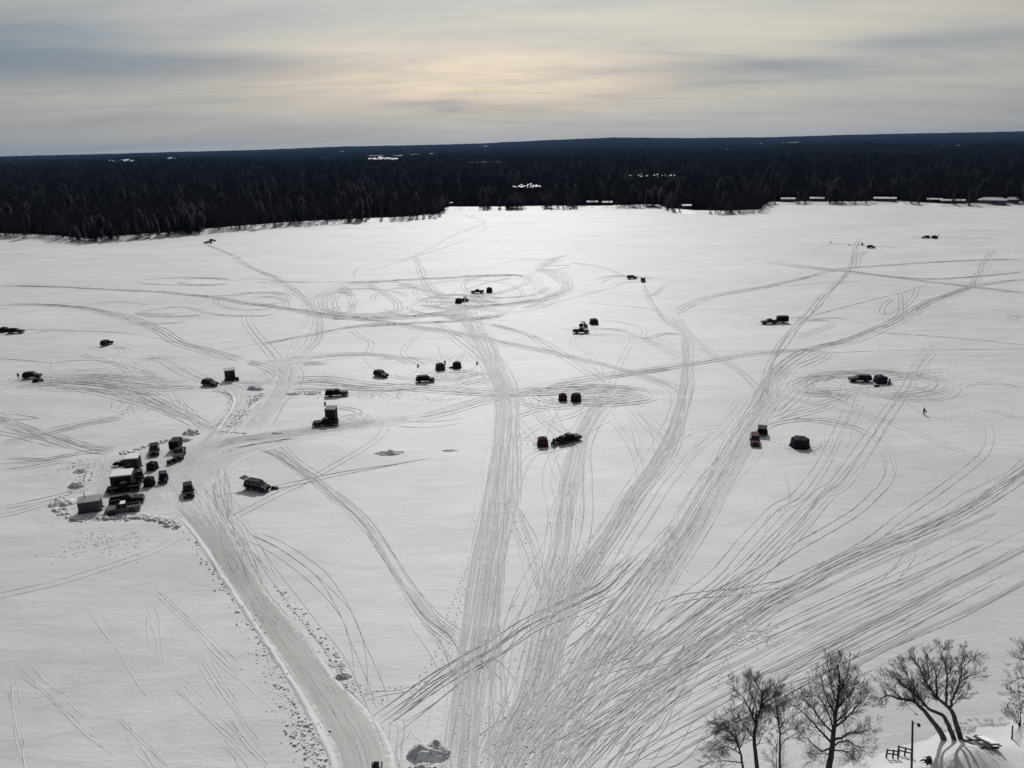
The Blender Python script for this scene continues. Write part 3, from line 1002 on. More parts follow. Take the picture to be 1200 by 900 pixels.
    c5 = tl(C, [(910, 200), (942, 232), (932, 270), (890, 322), (860, 380), (820, 440), (780, 500), (730, 570), (680, 640)]) + \
        tl(E, [(640, 90), (560, 172), (480, 252), (420, 315), (340, 380), (240, 460), (130, 545), (20, 640)])
    track(c5, 4, 3.0, 'v', dark=0.3)
    track(tl(C, [(470, 472), (560, 460), (660, 470), (740, 490), (800, 530), (822, 590), (800, 640)]) +
          tl(E, [(780, 85), (720, 140), (620, 205), (530, 260), (430, 325), (340, 375), (200, 470), (60, 580)]), 1, dark=0.4)
    track(tl(C, [(440, 505), (520, 470), (640, 462), (760, 500), (810, 560), (825, 620)]), 1)
    track(tl(C, [(500, 390), (620, 420), (760, 450), (870, 490), (990, 540), (1080, 580), (1120, 622), (1125, 640)]), 1)
    track(tl(C, [(640, 400), (720, 420), (780, 450), (800, 490), (770, 520)]), 1)
    track(tl(C, [(1060, 420), (1090, 480), (1080, 540), (1040, 590), (960, 655)]) + tl(E, [(860, 150), (770, 222), (640, 300), (560, 352), (440, 430)]), 1, dark=0.3)
    track(tl(C, [(740, 370), (700, 460), (640, 570), (585, 675)]) +
          tl(E, [(530, 140), (480, 195), (400, 285), (320, 365), (200, 455), (100, 550), (0, 640)]), 2, 4.0, dark=0.3)
    track(tl(C, [(700, 380), (650, 430), (660, 480), (640, 560)]), 1)
    track(tl(C, [(720, 385), (640, 420), (540, 450), (480, 470)]), 2, 4)
    track(tl(C, [(600, 360), (560, 400), (500, 450)]), 3, 4)
    track(tl(C, [(410, 400), (390, 430), (330, 500), (255, 565), (200, 640), (165, 700)]) + tl(E, [(125, 195), (60, 300), (-10, 378), (-60, 420), (-110, 500)]), 2, 2.6, dark=0.3)
    track(tl(C, [(220, 520), (270, 490), (360, 480)]), 1, old=True)
    track(tl(C, [(190, 540), (240, 590), (300, 650)]), 4, 3, 's', old=True)
    # road from the right edge into the fan
    rr = tl(E, [(1260, -15), (1200, 18), (1120, 70), (1000, 140), (880, 200), (760, 250), (650, 300), (570, 345), (480, 392), (400, 450), (320, 505), (220, 580), (120, 650), (20, 740), (-80, 840), (-160, 930)])
    track(rr, 9, 3.6, 'm', dark=0.45, h=0.036)
    track(rr[7:], 6, 6.0, 'm', dark=0.45, h=0.042, wob=0.9, ext=0.25)
    # bundle of straight snowmobile lines
    pl = tl(E, [(1290, 190), (1200, 236), (950, 362), (700, 482), (480, 592), (300, 684), (150, 762), (0, 850), (-120, 925)])
    track(pl, 16, 15.0, 's', dark=0.22, h=0.028, wob=0.3, ext=0.4)
    track(pl, 9, 21.0, 's', dark=0.0, h=0.028, wob=0.3, ext=0.45)
    track(tl(E, [(700, 560), (560, 640), (430, 710), (250, 810)]), 2, 4, 's', ext=0.2)
    track(tl(E, [(1200, 340), (1000, 440), (820, 540)]), 1, kind='s', old=True)
    track(tl(E, [(900, 240), (880, 300), (780, 350)]), 2, 3, old=True)
    # arc left of the road
    track(tl(E, [(120, 445), (150, 425), (220, 392), (300, 375), (420, 365), (560, 340)]), 1, dark=0.6)
    track(tl(E, [(420, 320), (300, 420), (200, 520), (120, 640), (60, 740)]), 3, 4, 'v', dark=0.4)
    # dense fan at the bottom
    track(tl(G, [(900, 280), (780, 330), (650, 390), (520, 470), (420, 540), (300, 640), (180, 760)]), 7, 6, 'm', dark=0.5, wob=0.8, ext=0.2)
    track(tl(G, [(1000, 300), (860, 400), (740, 490), (620, 580), (500, 670), (380, 770)]), 11, 9, 'm', dark=0.6, h=0.05, wob=0.9, ext=0.3)
    track(tl(G, [(880, 430), (760, 560), (640, 660), (520, 770)]), 6, 9, 'm', dark=0.3, wob=0.9, ext=0.35)
    track(tl(G, [(960, 280), (880, 430), (800, 560), (700, 700), (660, 770)]), 4, 3, 'v', dark=0.3)
    track(tl(G, [(640, 320), (540, 440), (460, 540), (380, 640), (300, 770)]), 9, 9, 'm', dark=0.1, wob=0.8, ext=0.25)
    track(tl(G, [(700, 160), (600, 260), (520, 330), (460, 370)]), 2, 4, dark=0.4)
    track(tl(G, [(740, 0), (660, 90), (540, 170), (440, 210)]), 2, 2.6, dark=0.4)
    track(tl(G, [(480, 500), (420, 620), (340, 770)]), 8, 12, 'm', dark=0.05, wob=0.8, ext=0.3)
    # crossing ploughed trail, bottom centre left
    cx = tl(D, [(300, 755), (400, 680), (500, 600), (600, 530), (700, 470), (800, 400), (900, 352), (1000, 302), (1080, 262), (1160, 190), (1230, 120)])
    track(cx, 3, 2.2, 'v', dark=0.7, h=0.045)
    track(cx[:6], 4, 3.0, 'm', dark=0.7, h=0.045, ext=0.2)
    track([(290, 625), (320, 640), (360, 670), (383, 690), (407, 717), (420, 747), (430, 787), (440, 840)], 2, 2.0)
    track([(590, 560), (595, 590), (603, 605), (617, 640), (630, 680), (643, 707)], 6, 2.6, 'm')
    track(tl(D, [(820, 290), (760, 380), (700, 470), (660, 560)]), 2, 2.2, dark=0.2)
    track(tl(D, [(600, 480), (680, 560), (710, 640), (690, 740), (640, 830), (630, 900)]), 2, 2.2)
    track(tl(D, [(640, 640), (690, 720), (710, 830)]), 1)
    track(tl(D, [(440, 370), (500, 460), (540, 540), (580, 640)]), 3, 3.4)
    track(tl(D, [(330, 740), (350, 800), (340, 920)]), 4, 2.4, 'm', dark=0.4)
    track(tl(D, [(376, 770), (376, 920)]), 2, 0.6, 's')
    track(tl(D, [(215, 655), (300, 630), (400, 612), (480, 598)]), 2, 1.6, 's', dark=0.4)
    track(tl(D, [(110, 590), (160, 620), (215, 668), (235, 690)]), 1, kind='s', dark=0.9)
    # wheel lines on the ploughed road and yard
    track([(425, 930), (415, 880), (385, 825), (355, 775), (320, 725), (288, 678), (255, 625), (230, 590)], 4, 5.0, 'v', dark=0.2, h=0.008, wob=0.5, zup=0.028)
    track([(230, 590), (215, 560), (232, 530), (270, 517), (320, 510), (380, 502), (440, 494)], 12, 5.0, 'v', dark=0.0, h=0.012, wob=0.7, zup=0.022)
    track([(150, 585), (190, 560), (230, 535), (262, 505), (280, 480)], 9, 6.0, 'v', h=0.012, wob=0.8, zup=0.03)
    # lower left
    track(tl(F, [(-10, 298), (150, 260), (300, 215), (450, 165), (560, 125), (640, 75), (690, 48)]), 1, dark=0.6)
    track([(262, 600), (275, 640), (293, 690), (310, 720), (330, 745)], 4, 2.4, 'm', dark=0.6)
    track([(245, 560), (252, 585), (262, 610), (280, 650), (303, 690)], 12, 6.5, 'm', dark=0.35)
    track([(258, 545), (262, 580), (272, 615)], 5, 3, 'm', dark=0.3)
    track([(225, 590), (215, 605), (190, 620)], 1)
    for k in range(15):
        u, v = random.uniform(-10, 300), random.uniform(690, 880)
        a = random.choice([(34, 48), (52, 74), (70, 66), (8, 60)])
        for q in range(random.randint(2, 5)):
            du, dv, f = random.uniform(-9, 9), random.uniform(-9, 9), random.uniform(0.4, 1.5)
            track([(u + du, v + dv), (u + du + a[0] * f * 0.5, v + dv + a[1] * f * 0.52), (u + du + a[0] * f, v + dv + a[1] * f)], 1, kind='s', old=True, h=0.013, wob=0.12)
    # far right upper
    track(tl(C, [(1150, 180), (1180, 170), (1215, 185)]), 4, 8, 's', ext=0.4)
    track([(985, 285), (965, 289), (955, 296), (945, 310), (950, 330)], 1, old=True)
    track([(960, 284), (1010, 288), (1060, 290)], 2, 4, 's')
    track([(1062, 279), (1120, 278), (1180, 280)], 2, 4, 's', ext=0.2)
    track([(1090, 282), (1105, 295)], 1, old=True)
    track([(1016, 294), (1004, 302), (1000, 315)], 2, 3)
    track([(868, 368), (890, 373), (900, 376)], 1, kind='s')
    track([(918, 375), (935, 372), (945, 368)], 2, 3, 's')
    track([(695, 330), (720, 324), (745, 325), (775, 325)], 4, 8, 'm', ext=0.3)
    track([(715, 335), (735, 331), (760, 330)], 2, 5, 's')
    track([(400, 267), (455, 268), (463, 270), (445, 274)], 1, kind='s')
    track([(548, 252), (560, 259), (570, 265), (560, 275), (520, 290), (470, 306), (430, 318)], 2, 1.0, 's')
    track([(20, 400), (40, 391), (70, 386)], 2, 5, 's')
    labels = {'rut_snow': 'pressed grey tyre and snowmobile tracks criss crossing the lake', 'shaded_rut_snow': 'vehicle ruts in the lake snow, packed and coloured with blue shade',
              'old_rut_snow': 'faint older tracks half filled with blown snow'}
    names = {'rut_snow': 'snow_tracks', 'shaded_rut_snow': 'shaded_snow_tracks', 'old_rut_snow': 'faint_snow_tracks'}
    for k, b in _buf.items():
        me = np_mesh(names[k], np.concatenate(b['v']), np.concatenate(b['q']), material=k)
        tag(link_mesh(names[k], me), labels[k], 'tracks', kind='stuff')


make_tracks()


# ------------------------------------------------------------------ ploughed ice road and camp yard (strips)
def strip(name, pts, label, material, z, wpx=None, cat='road', across=9):
    """pts: list of (left pixel, right pixel) edge pairs running along the road"""
    Lp = smooth_line([at(*a) for a, b in pts], 14)
    Rp = smooth_line([at(*b) for a, b in pts], 14)
    V, Q, U, Eg = [], [], [], []
    s = 0.0
    n = across
    for i, (a, b) in enumerate(zip(Lp, Rp)):
        if i:
            s += ((a + b) / 2 - (Lp[i - 1] + Rp[i - 1]) / 2).length
        for k in range(n):
            t = k / (n - 1)
            p = a.lerp(b, t)
            V.append((p.x, p.y, z))
            U.append(((t - 0.5) * (b - a).length, s))
            ends = min(i / 14.0, (len(Lp) - 1 - i) / (44.0 if name == 'ice_road' else 14.0))
            Eg.append(min(1.0, min(t, 1 - t) * 3.4, ends))
    for i in range(len(Lp) - 1):
        for k in range(n - 1):
            Q.append((i * n + k, i * n + k + 1, (i + 1) * n + k + 1, (i + 1) * n + k))
    me = np_mesh(name, V, Q, material=material)
    uvl = me.uv_layers.new(name='UVMap')
    li = np.zeros(len(me.loops), dtype=np.int32)
    me.loops.foreach_get('vertex_index', li)
    uvl.data.foreach_set('uv', np.array(U, dtype=np.float32)[li].ravel())
    at_ = me.attributes.new('edge', 'FLOAT', 'POINT')
    at_.data.foreach_set('value', np.array(Eg, dtype=np.float32))
    me.flip_normals() if me.polygons[0].normal.z < 0 else None
    tag(link_mesh(name, me), label, cat, kind='structure')


ROAD_L = [(392, 935), (390, 890), (362, 830), (333, 782), (300, 732), (267, 682), (232, 630), (205, 598), (185, 578)]
ROAD_R = [(466, 935), (456, 870), (425, 826), (398, 800), (350, 737), (317, 700), (288, 655), (262, 608), (240, 575)]
strip('ice_road', list(zip(ROAD_L, ROAD_R)), 'wide ploughed ice road from the camp to the bottom of the view', 'road_snow', 0.030)
strip('camp_yard', [((96, 600), (100, 556)), ((140, 606), (135, 530)), ((178, 604), (165, 524)), ((222, 596), (205, 520)), ((252, 566), (236, 512)),
                    ((290, 536), (285, 507)), ((345, 520), (345, 500)), ((395, 508), (400, 492)), ((450, 500), (452, 488)), ((495, 492), (496, 484))],
      'ploughed snow yard around the parked camp and its eastern arm', 'trail_snow', 0.022, cat='yard')
strip('upper_trail', [((278, 512), (305, 508)), ((290, 490), (318, 490)), ((312, 466), (336, 468)), ((322, 446), (345, 446)), ((322, 432), (350, 430)), ((296, 422), (372, 418))],
      'packed snow trail running up from the camp to the crossroads', 'trail_snow', 0.026, cat='trail')
strip('inner_trail', [((250, 508), (268, 508)), ((262, 488), (282, 488)), ((270, 470), (292, 472)), ((262, 456), (292, 456)), ((238, 448), (262, 444))],
      'packed snow trail curving from the yard to the tall olive shack', 'trail_snow', 0.034, cat='trail')
strip('corridor_trail', [((548, 372), (572, 372)), ((568, 420), (590, 418)), ((576, 470), (606, 468)), ((572, 530), (606, 530)), ((562, 600), (603, 600)), ((545, 680), (590, 680)), ((530, 780), (588, 780)),
                         ((520, 930), (588, 930))], 'pale packed corridor of tracks down the middle of the lake', 'trail_snow', 0.0045, cat='trail')
strip('converging_trail', [((680, 470), (722, 462)), ((665, 530), (690, 528)), ((650, 600), (675, 600)), ((632, 680), (668, 680)), ((622, 745), (656, 745))],
      'packed trail from the red shelter down to the fan of tracks', 'trail_snow', 0.009, cat='trail')
strip('right_trail', [((900, 440), (930, 440)), ((866, 505), (900, 505)), ((828, 570), (862, 570)), ((780, 645), (815, 645)), ((722, 730), (762, 730))],
      'packed trail past the red vehicle down to the fan of tracks', 'trail_snow', 0.0135, cat='trail')


# ------------------------------------------------------------------ lumps, windrows, footprints, scuffs
ICO_V, ICO_F = None, None


def ico():
    global ICO_V, ICO_F
    bm = bmesh.new()
    bmesh.ops.create_icosphere(bm, subdivisions=1, radius=1)
    ICO_V = np.array([v.co[:] for v in bm.verts])
    ICO_F = np.array([[v.index for v in f.verts] for f in bm.faces])
    bm.free()


ico()


class Lumps:
    def __init__(s):
        s.v, s.f, s.n = [], [], 0

    def add(s, x, y, z, r, flat=0.7):
        jit = 1 + rng.normal(0, 0.22, len(ICO_V))
        a = rng.uniform(0, 6.28)
        sc = np.array([r * rng.uniform(0.7, 1.4), r * rng.uniform(0.7, 1.3), r * flat * rng.uniform(0.7, 1.3)])
        p = ICO_V * jit[:, None] * sc
        c, q = math.cos(a), math.sin(a)
        p = np.stack([p[:, 0] * c - p[:, 1] * q, p[:, 0] * q + p[:, 1] * c, p[:, 2]], 1) + np.array([x, y, z])
        s.v.append(p)
        s.f.append(ICO_F + s.n)
        s.n += len(p)

    def along(s, px, n, width, r0, r1, bias=2.0):
        L = smooth_line([at(u, v) for u, v in px], 20)
        for _ in range(n):
            i = random.randrange(len(L) - 1)
            p = L[i].lerp(L[i + 1], random.random())
            r = r0 + (r1 - r0) * random.random() ** bias
            s.add(p.x + random.gauss(0, width), p.y + random.gauss(0, width), r * 0.02, r)

    def mesh(s, name, material='snow_bank'):
        return np_mesh(name, np.concatenate(s.v), tris=np.concatenate(s.f), material=material)


def snow_pile(px, rx, ry, hgt, label, n=40):
    hgt *= 1.1
    """a heap of ploughed snow: a lumpy continuous mound with broken chunks on it"""
    c = at(*px)
    N = 26
    v, q = [], []
    sd_ = random.uniform(0, 99)
    for j in range(N):
        for i in range(N):
            x, y = (i / (N - 1) * 2 - 1), (j / (N - 1) * 2 - 1)
            r = math.hypot(x, y) * (1 + 0.28 * mnoise.noise(Vector((x * 2 + sd_, y * 2, 0))))
            e = max(0.0, 1 - r * r)
            h = hgt * e ** 0.8 * (0.75 + 0.55 * mnoise.noise(Vector((x * 2.4 + sd_, y * 2.4, 4))) + 0.26 * mnoise.noise(Vector((x * 7 + sd_, y * 7, 4))))
            v.append((x * rx, y * ry, max(h, 0) - 0.05))
    for j in range(N - 1):
        for i in range(N - 1):
            q.append((j * N + i, j * N + i + 1, (j + 1) * N + i + 1, (j + 1) * N + i))
    o = empty('snow_pile', (c.x, c.y, 0))
    link_mesh('heap', np_mesh('heap', v, q, material='snow_bank'), o)
    L = Lumps()
    for _ in range(n):
        a, r = random.uniform(0, 6.28), random.random() ** 0.6
        x, y = math.cos(a) * r, math.sin(a) * r
        L.add(x * rx, y * ry, hgt * max(0, 1 - r * r) * 0.55, random.uniform(0.07, 0.22) * (0.6 + min(hgt, 1.2) * 0.4))
    ch = link_mesh('chunks', L.mesh('chunks'), o)
    ch['kind'] = 'stuff'
    tag(o, label, 'snow pile')
    return o


snow_pile((503, 883), 2.3, 1.3, 1.35, 'large chunky grey snow pile beside the bottom end of the ice road', 60)
snow_pile((500, 908), 2.4, 1.5, 1.2, 'lower snow pile cut by the bottom edge, below the large chunky one', 35)
snow_pile((456, 531), 3.0, 1.4, 0.7, 'flat shadowed snow heap alone right of the tan box shack')
snow_pile((527, 528), 1.9, 0.7, 0.25, 'small flat patch of piled snow right of the flat heap', 24)
snow_pile((300, 456), 2.6, 1.5, 1.0, 'blue shadowed snow heap between the two upper camp trails')
snow_pile((225, 508), 2.2, 1.2, 1.0, 'rounded snow heap behind the dark enclosed trailer')
snow_pile((214, 516), 2.4, 1.3, 0.9, 'low snow heap at the tail of the dark enclosed trailer')
snow_pile((344, 462), 2.2, 0.9, 0.5, 'low dark snow heap left of the capped pickup')
snow_pile((365, 462), 1.8, 0.8, 0.4, 'thin snow heap touching tracks just left of the capped pickup', 30)
snow_pile((90, 570), 1.6, 1.0, 0.9, 'snow heap above the chimney shack at the camp edge')
snow_pile((96, 552), 1.6, 1.3, 0.7, 'crumbled snow heap left of the wide brown shack')
snow_pile((75, 590), 2.0, 1.8, 0.9, 'broken snow heap left of the chimney shack')
snow_pile((401, 793), 1.0, 0.6, 0.5, 'small dark snow clod heap on the right bank of the ice road', 30)
snow_pile((325, 508), 1.7, 0.6, 0.35, 'thin snow ridge heap beside the eastern arm of the yard', 24)


def make_windrows():
    L = Lumps()
    # ridge round the foot of the camp
    L.along([(68, 596), (80, 606), (105, 609), (130, 607), (150, 606), (175, 608), (195, 612), (208, 618)], 300, 0.38, 0.07, 0.55, 2.0)
    L.along([(150, 607), (175, 606), (195, 611)], 90, 0.35, 0.12, 0.58, 1.7)
    L.along([(140, 532), (160, 527), (180, 521), (200, 516), (225, 510)], 200, 0.4, 0.1, 0.5, 1.6)
    L.along([(90, 545), (102, 556), (98, 568), (84, 574)], 80, 0.7, 0.07, 0.36, 2.2)
    L.along([(70, 582), (66, 594), (74, 604)], 90, 0.5, 0.10, 0.5, 1.8)
    # left edge of the ice road
    L.along([(222, 622), (250, 668), (275, 705), (305, 750), (330, 800), (355, 850), (378, 900)], 520, 0.65, 0.04, 0.22, 2.8)
    L.along([(300, 745), (320, 785), (345, 832), (372, 890)], 480, 1.4, 0.03, 0.12, 2.4)
    L.along([(345, 845), (362, 872), (378, 905)], 170, 0.8, 0.05, 0.28, 2.4)
    # right edge
    L.along([(322, 690), (345, 715), (370, 745), (392, 772), (404, 792)], 280, 0.45, 0.04, 0.22, 2.5)
    L.along([(404, 795), (430, 815), (455, 830)], 90, 0.4, 0.04, 0.16, 2.2)
    # between the two upper trails
    L.along([(272, 500), (284, 484), (295, 470), (306, 462)], 260, 0.9, 0.08, 0.36, 1.8)
    L.along([(252, 458), (266, 462), (273, 474), (268, 488), (255, 500)], 240, 0.5, 0.06, 0.30, 1.8)
    L.along([(254, 506), (275, 507), (288, 508)], 50, 0.3, 0.1, 0.4)
    L.along([(262, 530), (280, 524), (305, 519), (330, 517)], 160, 0.35, 0.06, 0.22)
    L.along([(340, 462), (360, 460), (376, 461)], 80, 0.5, 0.1, 0.4)
    for line, n_, w_ in (([(545, 362), (575, 415), (592, 467), (590, 540), (580, 610), (565, 700), (555, 800), (552, 900)], 1500, 1.7),
                         ([(700, 465), (678, 520), (662, 600), (648, 683), (633, 767), (603, 860), (585, 905)], 1000, 1.5),
                         ([(804, 420), (800, 471), (762, 550), (720, 619), (680, 680), (640, 760), (600, 870)], 700, 1.4),
                         ([(910, 445), (870, 515), (820, 593), (780, 655), (725, 736), (665, 830), (620, 905)], 1300, 1.8),
                         ([(593, 590), (605, 612), (620, 650), (643, 707)], 260, 0.6),
                         ([(245, 560), (260, 605), (285, 655)], 260, 1.2), ([(335, 420), (320, 450), (290, 495)], 260, 1.3)):
        L.along(line, n_, w_, 0.035, 0.13, 2.4)
    o = link_mesh('snow_windrows', L.mesh('snow_windrows'))
    tag(o, 'loose windrows of ploughed snow clods along the road and yard edges', 'snow', kind='stuff')
    # smooth bright berm on the left side of the ice road and round the trails
    V, Q = [], []

    def berm(px, w, h):
        n0 = len(V)
        C, S = resample(smooth_line([at(*p) for p in px], 12), lambda y: 1.0)
        T = np.gradient(C, axis=0)
        T /= np.linalg.norm(T, axis=1, keepdims=True)
        N = np.stack([-T[:, 1], T[:, 0]], 1)
        prof = [(-1, 0), (-0.5, 0.75), (0.0, 1.0), (0.5, 0.7), (1, 0)]
        for i in range(len(C)):
            e = min(1, min(i, len(C) - 1 - i) / 5)
            for a, hh in prof:
                p = C[i] + N[i] * (a * w + rng.normal(0, 0.07))
                V.append((p[0], p[1], (-0.02 if hh == 0 else hh * h * e * rng.uniform(0.5, 1.4) + 0.03)))
        for i in range(len(C) - 1):
            for k in range(4):
                b = n0 + i * 5 + k
                Q.append((b, b + 5, b + 6, b + 1))
    berm([(212, 608), (232, 632), (266, 684), (299, 734), (332, 784), (361, 832), (389, 892), (393, 935)], 0.42, 0.085)
    berm([(262, 530), (285, 523), (320, 517), (360, 512)], 0.5, 0.22)
    berm([(268, 458), (274, 470), (268, 486), (254, 504)], 0.5, 0.35)
    berm([(95, 602), (130, 603), (165, 603), (200, 612)], 0.7, 0.25)
    o = link_mesh('snow_berm', np_mesh('snow_berm', V, Q, material='snow_bank', smooth=True))
    tag(o, 'smooth ploughed snow berm along the left side of the ice road', 'snow', kind='stuff')


make_windrows()


def make_footprints():
    """small pressed hollows with raised rims"""
    V, T = [], []
    bas = [0]

    def hole(x, y, r, a=0.0, el=1.5):
        n = 6
        rows = [(1.15, -0.004), (0.8, 0.035), (0.4, 0.012)]
        b = bas[0]
        z0 = random.uniform(0.004, 0.03)
        for rr, z in rows:
            for k in range(n):
                th = 2 * math.pi * k / n
                px_, py_ = math.cos(th) * rr * r * el, math.sin(th) * rr * r
                V.append((x + px_ * math.cos(a) - py_ * math.sin(a), y + px_ * math.sin(a) + py_ * math.cos(a), z + (z0 if z > 0 else 0)))
        V.append((x, y, z0 + 0.010))
        for j in range(2):
            for k in range(n):
                k2 = (k + 1) % n
                T.append((b + j * n + k, b + j * n + k2, b + (j + 1) * n + k2))
                T.append((b + j * n + k, b + (j + 1) * n + k2, b + (j + 1) * n + k))
        for k in range(n):
            T.append((b + 2 * n + k, b + 2 * n + (k + 1) % n, b + 3 * n))
        bas[0] += 3 * n + 1

    def walk(px, r=0.14, step=0.7):
        r *= 0.56
        C, S = resample(smooth_line([at(u, v) for u, v in px], 10), lambda y: step)
        for i in range(1, len(C) - 1):
            t = C[i + 1] - C[i - 1]
            a = math.atan2(t[1], t[0])
            s = 0.16 * (1 if i % 2 else -1) + random.gauss(0, 0.05)
            hole(C[i][0] - math.sin(a) * s, C[i][1] + math.cos(a) * s, r * random.uniform(0.8, 1.2), a)

    def scuff(px, rxm, rym, n, r0=0.07, r1=0.20):
        c = at(*px)
        for _ in range(n):
            x, y = random.gauss(0, 0.5), random.gauss(0, 0.5)
            hole(c.x + x * rxm, c.y + y * rym, random.uniform(r0, r1), random.uniform(0, 3.14), random.uniform(1, 2.2))
    D = lambda p: tl('D', p)
    walk(D([(590, 190), (560, 280), (520, 370), (480, 500), (430, 580), (385, 675)]), 0.22, 0.8)
    walk(D([(600, 250), (580, 300), (545, 410), (500, 550), (430, 640)]), 0.22, 0.8)
    walk(D([(215, 650), (300, 625), (400, 610), (480, 595)]), 0.2)
    walk([(920, 555), (925, 590), (900, 605), (898, 625)], 0.24)
    walk([(879, 690), (870, 730), (850, 775), (840, 800)], 0.2)
    walk([(868, 745), (855, 770), (838, 808)], 0.2)
    walk([(770, 650), (752, 700), (735, 760)], 0.18)
    walk([(60, 655), (100, 640), (160, 630)], 0.16)
    walk([(1082, 487), (1100, 490), (1125, 489)], 0.24)
    walk([(1041, 448), (1060, 470), (1080, 485)], 0.24)
    walk([(896, 516), (915, 520), (930, 522)], 0.26)
    walk([(660, 470), (645, 500), (640, 515)], 0.24)
    walk([(517, 420), (515, 410), (513, 405)], 0.3)
    walk([(540, 440), (550, 434), (560, 430)], 0.3)
    for px, a, b, n in [((540, 354), 14, 14, 420), ((520, 438), 9, 7, 320), ((705, 466), 12, 10, 520), ((1010, 452), 16, 7, 420), ((745, 326), 12, 9, 160), ((36, 446), 9, 7, 200),
                        ((60, 443), 14, 8, 240), ((385, 500), 7, 4, 160), ((420, 493), 6, 4, 120), ((645, 520), 6, 4, 150), ((686, 385), 8, 5, 120), ((912, 380), 8, 4, 120), ((937, 525), 5, 3, 140),
                        ((160, 560), 14, 10, 420), ((105, 602), 7, 4, 160), ((260, 450), 9, 6, 160), ((440, 495), 4, 2, 60), ((330, 440), 8, 10, 160),
                        ((1150, 856), 4.0, 0.9, 150), ((1168, 851), 3.5, 0.9, 120), ((130, 640), 9, 5, 70), ((120, 630), 5, 3, 40), ((700, 735), 4, 9, 30),
                        ((1090, 437), 6, 5, 80), ((1190, 375), 6, 5, 70), ((530, 420), 6, 6, 120), ((445, 463), 8, 4, 120), ((510, 468), 6, 3, 60), ((890, 745), 3, 3, 40), ((875, 735), 3, 3, 30),
                        ((660, 470), 7, 4, 160), ((575, 345), 8, 6, 60), ((15, 392), 7, 5, 60), ((148, 545), 8, 6, 200), ((150, 480), 5, 9, 120), ((100, 545), 5, 4, 120), ((420, 462), 12, 3, 120)]:
        scuff(px, a, b, n)
    # broken snow chips along the foot trails
    me = np_mesh('trampled_snow', V, tris=T, material='rut_snow')
    tag(link_mesh('trampled_snow', me), 'footprints and trampled snow around the shelters and trails', 'footprints', kind='stuff')


make_footprints()


# ------------------------------------------------------------------ trees: shared branch grower
class Branches:
    """collects tapered tubes by numpy-friendly lists"""
    def __init__(s):
        s.mb = {}

    def tube(s, key, pts, rads, n):
        s.mb.setdefault(key, MB()).tube(pts, rads, n, cap=False)


def rand_perp(d, rnd):
    a = Vector((rnd.gauss(0, 1), rnd.gauss(0, 1), rnd.gauss(0, 1)))
    a -= d * a.dot(d)
    return a.normalized() if a.length > 1e-6 else d.orthogonal().normalized()


def grow(br, key, p, d, L, r, level, maxl, rnd, up=0.12, kids=(7, 6, 5), spread=0.75, wander=0.22, sides=(6, 4, 3, 3), ratio=0.55, droop=0.0):
    n = 5 if level < maxl else 3
    pts, rads = [p.copy()], [r]
    d = d.normalized()
    q = p.copy()
    for i in range(n):
        d = (d + Vector((rnd.gauss(0, wander), rnd.gauss(0, wander), rnd.gauss(0, wander))) * 0.6 + Vector((0, 0, up - droop * level))).normalized()
        q = q + d * (L / n)
        pts.append(q.copy())
        rads.append(max(r * (1 - 0.85 * (i + 1) / n), 0.006))
    br.tube(key if level > 0 else key, pts, rads, sides[min(level, len(sides) - 1)])
    if level >= maxl:
        return
    k = kids[min(level, len(kids) - 1)]
    for i in range(k):
        t = 0.25 + 0.75 * (i + rnd.random()) / k
        x = t * n
        j = min(int(x), n - 1)
        b = pts[j].lerp(pts[j + 1], x - j)
        dd = (pts[j + 1] - pts[j]).normalized()
        nd = (dd + rand_perp(dd, rnd) * spread * rnd.uniform(0.7, 1.3)).normalized()
        grow(br, 'twigs', b, nd, L * ratio * (1.15 - 0.5 * t) * rnd.uniform(0.7, 1.25), max(rads[j] * 0.55, 0.008), level + 1, maxl, rnd, up, kids, spread, wander, sides, ratio, droop)


# ------------------------------------------------------------------ far woodland trees
def far_deciduous(seed, H):
    rnd = random.Random(seed)
    tr, tw = MB(), MB()
    top = Vector((rnd.gauss(0, 0.5), rnd.gauss(0, 0.5), H * 0.93))
    tr.tube([(0, 0, -0.6), (top.x * 0.3, top.y * 0.3, H * 0.4), tuple(top)], [0.24, 0.17, 0.04], 5)
    for i in range(15):
        t = 0.28 + 0.68 * i / 15
        b = Vector((top.x * t, top.y * t, H * 0.93 * t))
        a = i * 2.4 + rnd.random()
        d = Vector((math.cos(a), math.sin(a), rnd.uniform(0.7, 1.4))).normalized()
        L = H * rnd.uniform(0.20, 0.34) * (1.15 - 0.75 * t)
        e = b + d * L
        tr.tube([b, b.lerp(e, 0.5) + Vector((0, 0, -0.03 * L)), e], [0.10 * (1.2 - t), 0.06, 0.025], 3, cap=False)
        for k in range(11):
            s = rnd.uniform(0.2, 1.0)
            c = b.lerp(e, s)
            dd = (d + Vector((rnd.gauss(0, 0.7), rnd.gauss(0, 0.7), rnd.gauss(0.35, 0.4)))).normalized()
            f = c + dd * L * rnd.uniform(0.25, 0.6)
            tw.tube([c, f], [0.05, 0.02], 3, cap=False)
    return tr, tw


